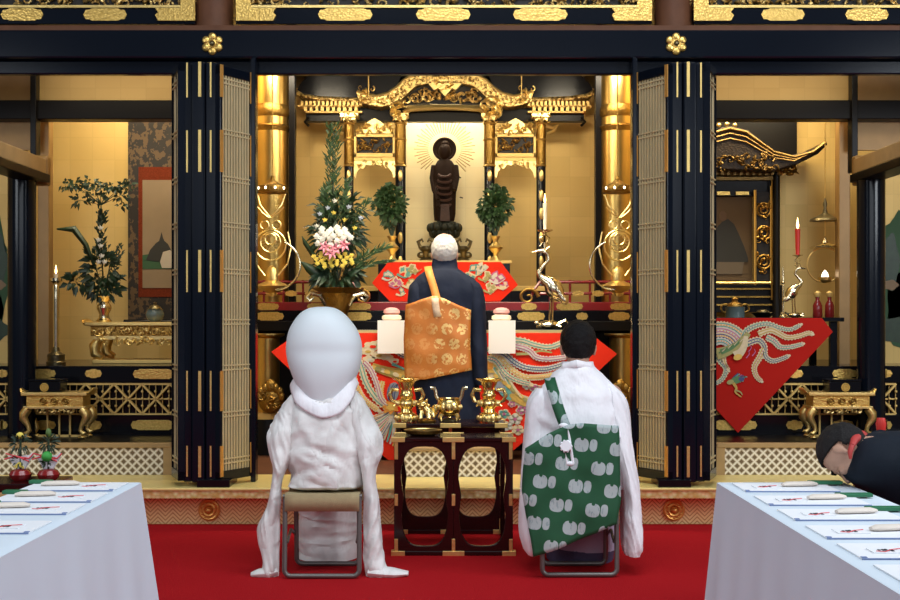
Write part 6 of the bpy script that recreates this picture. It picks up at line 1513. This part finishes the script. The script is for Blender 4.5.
xl = lerpf([(296, 407), (305, 406), (340, 404), (378, 405)]); xr = lerpf([(305, 471), (320, 470.5), (345, 470), (375, 472)])
ks = back_patch('orange_stole', 'orange_roundel_cloth', op, xl, xr, lerpf([(0, 305), (.2, 300), (.42, 295.5), (.6, 299), (.8, 305), (1, 310)]), lerpf([(0, 379), (.3, 379.5), (.55, 376), (1, 370)]), 8.48, .175, 440, 43, 24, 24, .012, .012, .008)
mb = MB(); mb.loft([[W(a, py, y_), W(a+4, py-.5, y_-.004), W(a+7.6, py-1, y_)] for py, a, y_ in ((267, 424, 8.44), (274, 425.5, 8.385), (282, 428, 8.36), (290, 430.5, 8.345), (299, 433, 8.32), (306, 434, 8.30))], False, closed=False)
sp_ = mb.build('stole_strap', 'orange_cloth', op, True, solid=.006)
mb = MB(); mb.loft([[W(a, py, 8.285), W(a+3.5, py, 8.28), W(a+7, py, 8.285)] for py, a in ((298, 431.5), (304, 432), (311, 433), (317, 434))], False, closed=False); mb.build('strap_end', 'strap_pale', sp_, True, solid=.005)

# ---- bowing man ------------------------------------------------------------------
bw = thing('person', 'person in black suit with red collar bowing low over the right table', 'person', (1.85, 4.35, 0))
Yc = 4.35; hc = W(847, 452.5, Yc); R = frame3((-.14, -.05, -.98), (-.64, .74, .12))
J = dict(front=(-.3, 0, -.95), neck=W(862, 453, Yc), pelvis=(2.05, 4.35, .56), shoulderL=(1.62, 4.20, .80), elbowL=(1.71, 4.14, .55), wristL=(1.69, 4.17, .36), shoulderR=(1.62, 4.53, .80), elbowR=(1.70, 4.60, .58), wristR=(1.69, 4.56, .40),
         handL=((-.5, 0, -.8), (-.7, 0, .5), 1, .5), handR=((-.5, 0, -.8), (-.7, 0, .5), -1, .5), hipL=(2.04, 4.26, .53), kneeL=(1.66, 4.24, .50), ankleL=(1.77, 4.24, .10), hipR=(2.04, 4.44, .53), kneeR=(1.66, 4.46, .50), ankleR=(1.77, 4.46, .10), toe=(-1, 0, 0))
person_body(bw, J, hc, R, .92, .005, True)
hair_cap(bw, hc, R, 'hair_grey', lambda l: l.z > -.085 and l.y < min(.08, -.038+1.25*max(0, l.z)-.15*min(0, l.z)), .92, 1.05)
mb = MB()
rr = []
for (px_, py_, rv, rh) in ((846, 456, .055, .08), (852, 458, .078, .15), (862, 459, .090, .20), (876, 462, .112, .23), (895, 468, .135, .235), (925, 478, .142, .225), (960, 492, .140, .21), (990, 512, .14, .20)):
    c = W(px_, py_, Yc); rr.append([c+Vector((.35*rv*math.sin(2*PI*j/28), rh*math.cos(2*PI*j/28), rv*math.sin(2*PI*j/28))) for j in range(28)])
mb.loft(rr); mb.wrinkle(.010, (9, 9, 9), 3); jk = mb.build('suit_jacket', 'suit_black', bw)
for e, ya in ((-1, 4.12), (1, 4.60)):
    mb = MB(); mb.tube([(1.62, 4.36+e*.14, .82), (1.63, ya, .79), (1.70, ya+e*.03, .66), (1.71, ya+e*.03, .55), (1.70, ya+e*.0, .42)], [.07, .092, .080, .070, .055], 16); mb.wrinkle(.007, (14, 14, 14)); mb.build('suit_sleeve', 'suit_black', bw)
mb = MB(); mb.tube([W(852, 446, 4.25), W(854.5, 440, 4.28), W(858.5, 436.5, 4.33), W(862, 435.5, 4.38), W(865, 437, 4.44)], [.010, .014, .018, .019, .016], 12); mb.tube([W(852, 446, 4.25), W(850, 452, 4.235), W(850.5, 459, 4.23)], [.010, .009, .005], 10); mb.build('red_collar', 'collar_red', bw)
mb = MB(); mb.tube([(2.05, 4.25, .55), (1.68, 4.23, .52), (1.66, 4.23, .45), (1.77, 4.23, .12)], [.11, .09, .08, .065], 14); mb.tube([(2.05, 4.45, .55), (1.68, 4.46, .52), (1.66, 4.46, .45), (1.77, 4.46, .12)], [.11, .09, .08, .065], 14); mb.ell((2.06, 4.35, .56), (.17, .2, .13), 16, 10); mb.build('trousers', 'suit_black', bw)
r = thing('folding_chair', 'plain dark chair under the bowing man, mostly hidden by the right table', 'chair', (2.05, 4.35, 0))
MB().bx(1.86, 2.26, 4.14, 4.56, .36, .40).build('seat', 'lacquer_dull', r, False, bevel=.01)
for a in (1.89, 2.23):
    for b in (4.17, 4.53): MB().tube([(a, b, .36), (a, b, 0)], .014, 8).build('leg', 'grey_metal', r)

# ================================================================== TABLES IN FRONT
def banquet(label_t, label_c, x0, x1, y0, y1, z, s):
    r = thing('banquet_table', label_t, 'table', ((x0+x1)/2, (y0+y1)/2, 0))
    MB().bx(x0+.006, x1-.006, y0+.006, y1-.006, z-.035, z-.005).build('tabletop', 'wood_brown', r, False)
    for a in (x0+.05, x1-.05):
        for b in (y0+.08, y1-.08): MB().tube([(a, b, z-.035), (a, b, 0)], .015, 8).build('leg', 'grey_metal', r)
    # cloth
    n1, n2 = 14, 70
    base = [(x0+(x1-x0)*i/n1, y0) for i in range(n1)]+[(x1, y0+(y1-y0)*i/n2) for i in range(n2)]+[(x1-(x1-x0)*i/n1, y1) for i in range(n1)]+[(x0, y1-(y1-y0)*i/n2) for i in range(n2)]
    cx, cy = (x0+x1)/2, (y0+y1)/2; mb = MB(); rings = []
    for t in (0, .004, .012, .06, .15, .3, .45, .6, .75, .9, 1.):
        rg = []
        for i, (x, y) in enumerate(base):
            ex = 1 if abs(x-x1) < 1e-6 else -1 if abs(x-x0) < 1e-6 else 0; ey = 1 if abs(y-y1) < 1e-6 else -1 if abs(y-y0) < 1e-6 else 0
            if t == 0: rg.append(Vector((x-ex*.006, y-ey*.006, z))); continue
            w = noise.noise(Vector((x*7, y*3.2, 1.3)))*.018*t+.010*t*math.sin(y*23+x*17)
            fl = .055*t+w
            if ex and ey: fl *= 1.15
            rg.append(Vector((x+ex*fl+ex*.002, y+ey*fl+ey*.002, z-.004-(z-.03)*t if t > .004 else z-.003)))
        rings.append(rg)
    mb.loft(rings, False); mb.f.append(tuple(range(len(base)))); mb.mi.append(0)
    o = mb.build('tablecloth', 'white_cloth'); tag(o, label_c, 'tablecloth'); return o
ZT = .70
banquet('banquet table under the white cloth on the bride\'s side', 'white tablecloth on the table on the bride\'s side of the aisle', -1.53, -1.145, 1.25, 4.44, ZT, -1)
banquet('banquet table under the white cloth on the bowing man\'s side', 'white tablecloth on the table the bowing man leans over', .99, 1.46, 1.25, 4.44, ZT, 1)
ORD = ['first', 'second', 'third', 'fourth', 'fifth', 'sixth']
def setting(s, yN, i, xe, green=True):
    side = 'bride side' if s < 0 else 'bowing man\'s'
    side = 'left' if s < 0 else 'right'; w_ = f'{ORD[i]} row from the altar, {side} table' if i else f'row nearest the altar, {side} table'
    def xx(a, b): return sorted((xe+s*a, xe+s*b))
    z = ZT+.001
    x0, x1 = xx(0, .33)
    r = thing('place_mat', f'white paper place mat with blue edge, {w_}', 'place mat', ((x0+x1)/2, yN+.1, z))
    mb = MB(); mb.bx(x0, x1, yN, yN+.20, z, z+.004); mb.build('sheet', 'paper_white', r, False)
    mb = MB(); mb.bx(x0, x1, yN-.003, yN+.0005, z, z+.0035); a, b = xx(0, .014); mb.bx(a, b, yN, yN+.012, z+.004, z+.006); mb.build('blue_edge', 'blue_edge', r, False)
    a, b = xx(.05, .14); z1 = z+.0042
    r = thing('place_card', f'small white card with black ink and red cord, {w_}', 'card', ((a+b)/2, yN+.09, z1))
    mb = MB(); mb.bx(a, b, yN+.055, yN+.12, z1, z1+.003); mb.build('card_sheet', 'paper_white', r, False)
    mb = MB()
    for k in range(4): u = a+.02+k*.010; mb.bx(u, u+.006+.002*(k % 2), yN+.080-.004*k, yN+.092+.003*(k % 3), z1+.003, z1+.0042)
    mb.build('ink_marks', 'ink', r, False)
    mb = MB(); mb.tube([(a+.03, yN+.06, z1+.004), (a+.05, yN+.075, z1+.007), (a+.085, yN+.105, z1+.004)], .0012, 6); mb.tube([(a+.01, yN+.07, z1+.004), (a+.03, yN+.062, z1+.004)], .0012, 6); mb.build('red_cord', 'red_cord', r)
    a, b = xx(.155, .285)
    r = thing('napkin_roll', f'cream folded napkin roll, {w_}', 'napkin', ((a+b)/2, yN+.11, z1))
    mb = MB(); mb.tube([(a, yN+.10, z1+.007), (a+.02, yN+.105, z1+.009), (b-.02, yN+.12, z1+.009), (b, yN+.125, z1+.007)], [.005, .009, .009, .005], 12, flat=2.2); mb.build('roll', 'cream_paper', r)
    if green:
        a, b = xx(.27, .33+.06)
        if s < 0: a = max(a, -1.53)
        r = thing('chopstick_sleeve', f'green paper chopstick sleeve, {w_}', 'chopsticks', ((a+b)/2, yN+.16, z1))
        b = min(b, 1.455)
        MB().bx(a, b, yN+.155, yN+.190, z1, z1+.012).build('sleeve', 'green_paper', r, False, bevel=.003)
for i, yN in enumerate((4.20, 3.94, 3.69, 3.36)): setting(-1, yN, i, -1.18, i != 3)
for i, yN in enumerate((4.18, 3.87, 3.58, 3.28, 3.0, 2.72)): setting(1, yN, i, 1.03)

# kagami style ornaments on a black stand behind the left table
r = thing('lacquer_stand', 'black lacquer side stand behind the table on the bride\'s side', 'table', (-1.80, 4.95, 0))
zs = .640
MB().bx(-1.98, -1.595, 4.83, 5.08, zs-.035, zs).build('table_top', 'lacquer_maroon', r, False, bevel=.005)
for a in (-1.96, -1.615):
    for b in (4.85, 5.06): MB().bx(a-.014, a+.014, b-.014, b+.014, 0, zs-.035).build('leg', 'lacquer_maroon', r, False, bevel=.003)
Yo = 4.94
for px, nm, c1 in ((20.5, 'yellow tufted', 'petal_yellow'), (48.5, 'green ball', 'green_ball')):
    q = Vector((WX(px, Yo), Yo, zs)); Z = lambda py: WZ(py, Yo)
    r = thing('celebration_ornament', f'{nm} celebration ornament with pine in round red pot on the black stand', 'ornament', q)
    mb = MB(); mb.lathe([(.028, q.z), (.04, q.z+.01), (.046, q.z+.026), (.036, q.z+.042), (.018, q.z+.048)], (q.x, Yo, 0), 20); mb.build('red_pot', 'red_pot', r)
    mb = MB(); mb.loft([[q+Vector((-.02, 0, .045)), q+Vector((.02, 0, .045))], [q+Vector((-.05, -.004, .10)), q+Vector((.055, -.004, .105))]], False, closed=False); mb.loft([[q+Vector((.0, -.01, .06)), q+Vector((.02, -.01, .05))], [q+Vector((.05, -.012, .115)), q+Vector((.055, -.012, .112))]], False, closed=False)
    mb.build('white_paper_fold', 'paper_white', r, False, solid=.002)
    mb = MB(); mb.tube([q+Vector((-.062, -.012, .088)), q+Vector((-.02, -.016, .10)), q+Vector((.04, -.014, .092)), q+Vector((.058, -.012, .112))], .0035, 6); mb.tube([q+Vector((-.055, -.016, .112)), q+Vector((0, -.018, .098)), q+Vector((.04, -.016, .080))], .003, 6)
    mb.build('red_cord', 'red_cord', r)
    mb = MB(); mb.tube([q+Vector((0, 0, .04)), q+Vector((0, 0, .17))], .005, 6); bush(mb, q+Vector((0, 0, .155)), (.026, .026, .028), 70, .03, .008); bush(mb, q+Vector((0, 0, .08)), (.022, .022, .02), 40, .025, .008); mb.build('pine_tuft', 'leaf_dark', r)
    if c1 == 'green_ball':
        mb = MB(); mb.ell(q+Vector((0, -.02, .10)), .022, 12, 8)
    else:
        mb = MB(); mb.ell(q+Vector((.0, -.006, .185)), (.016, .014, .014), 10, 8)
        for k in range(8): mb.tube([q+Vector((0, -.015, .075)), q+Vector((.02*math.cos(k), -.02, .055+.006*math.sin(3*k)))], [.004, .003], 5)
    mb.build('tassel' if c1 != 'green_ball' else 'ball', c1, r)
    if c1 == 'green_ball': MB().ell(q+Vector((0, 0, .195)), (.012, .012, .02), 10, 8).build('bud', 'leaf_light', r)
# red topped ornament behind the bowing man
r = thing('lacquer_stand', 'black lacquer side stand behind the bowing man', 'table', (1.95, 5.0, 0))
MB().bx(1.72, 2.12, 4.90, 5.15, zs-.035, zs).build('table_top', 'lacquer_maroon', r, False, bevel=.005)
for a in (1.74, 2.10):
    for b in (4.92, 5.13): MB().bx(a-.014, a+.014, b-.014, b+.014, 0, zs-.035).build('leg', 'lacquer_maroon', r, False, bevel=.003)
q = Vector((WX(881, 5.0), 5.0, zs)); r = thing('red_bud_vase', 'slim red lacquer vase just visible behind the bowing man', 'vase', q)
MB().lathe([(.03, q.z), (.036, q.z+.03), (.02, q.z+.12), (.015, q.z+.16), (.017, WZ(431, 5)), (.022, WZ(424, 5)), (.016, WZ(418, 5))], (q.x, 5.0, 0), 16).build('vase_body', 'red_wax', r)

# ================================================================== LIGHT AND CAMERA
def area(name, loc, target, sx, sy, power, col):
    l = bpy.data.lights.new(name, 'AREA'); l.shape = 'RECTANGLE'; l.size = sx; l.size_y = sy; l.energy = power; l.color = col
    o = bpy.data.objects.new(name, l); C.objects.link(o); o.location = loc
    o.rotation_euler = (Vector(target)-Vector(loc)).to_track_quat('-Z', 'Y').to_euler(); return o
WARM = (1., .86, .62); COOL = (.88, .94, 1.)
area('altar_fill', (-.04, 8.45, 3.22), (-.04, 11.0, 1.9), 1.8, .25, 27, WARM)  # unseen fill lamp added behind the lintel to brighten shrine front and walls
area('cloth_fill', (-.04, 8.12, 3.2), (-.04, 9.0, .6), 2.2, .2, 34, WARM).data.spread = 1.7  # added fill lamp, out of view, brightens the red cloth and old priest
area('shrine_fill', (-.04, 11.02, 3.34), (-.04, 11.2, 1.8), 1.7, .12, 26, WARM)  # added lamp hidden behind the gable, brightens the gold back panel
for s in (-1, 1):
    area('altar_side_fill', (s*1.25-.04, 9.5, 3.42), (s*1.2-.04, 11.4, 1.9), .5, .12, 18, WARM)  # added fill lamp for the gold walls either side of the shrine
    area('alcove_fill', (s*2.5-.05, 9.25, 3.30), (s*2.6, 10.2, 1.6), 1.3, .2, 40 if s > 0 else 28, (1., .84, .55))  # added fill lamp hidden above the head beam, brightens the alcove wall
    area('side_fill', (s*2.5, 8.35, 3.2), (s*2.5, 9.2, .8), 1.2, .2, 8, WARM)  # added fill lamp behind the lintel for the side bay
area('hall_daylight', (0, -2.6, 3.4), (0, 6.5, .9), 6.5, 2.2, 120, COOL)
area('high_daylight', (.8, 3.0, 6.4), (0, 6.3, .6), 5.5, 2.4, 300, COOL)
for s in (-1, 1): area('side_daylight', (s*5.2, 3.2, 3.0), (0, 6.2, .8), 2.4, 1.6, 150 if s > 0 else 70, COOL)
w = bpy.data.worlds.new('world'); bpy.context.scene.world = w; w.use_nodes = True
w.node_tree.nodes['Background'].inputs[0].default_value = (.50, .58, .70, 1); w.node_tree.nodes['Background'].inputs[1].default_value = .15
cam = bpy.data.cameras.new('camera'); co = bpy.data.objects.new('camera', cam); C.objects.link(co)
co.location = (0, 0, EYE); co.rotation_euler = (PI/2, 0, 0); cam.sensor_width = 36; cam.lens = 48; cam.shift_y = 20/900; cam.clip_end = 60
sc_ = bpy.context.scene; sc_.camera = co
sc_.view_settings.view_transform = 'Standard'; sc_.view_settings.look = 'None'; sc_.view_settings.exposure = 0
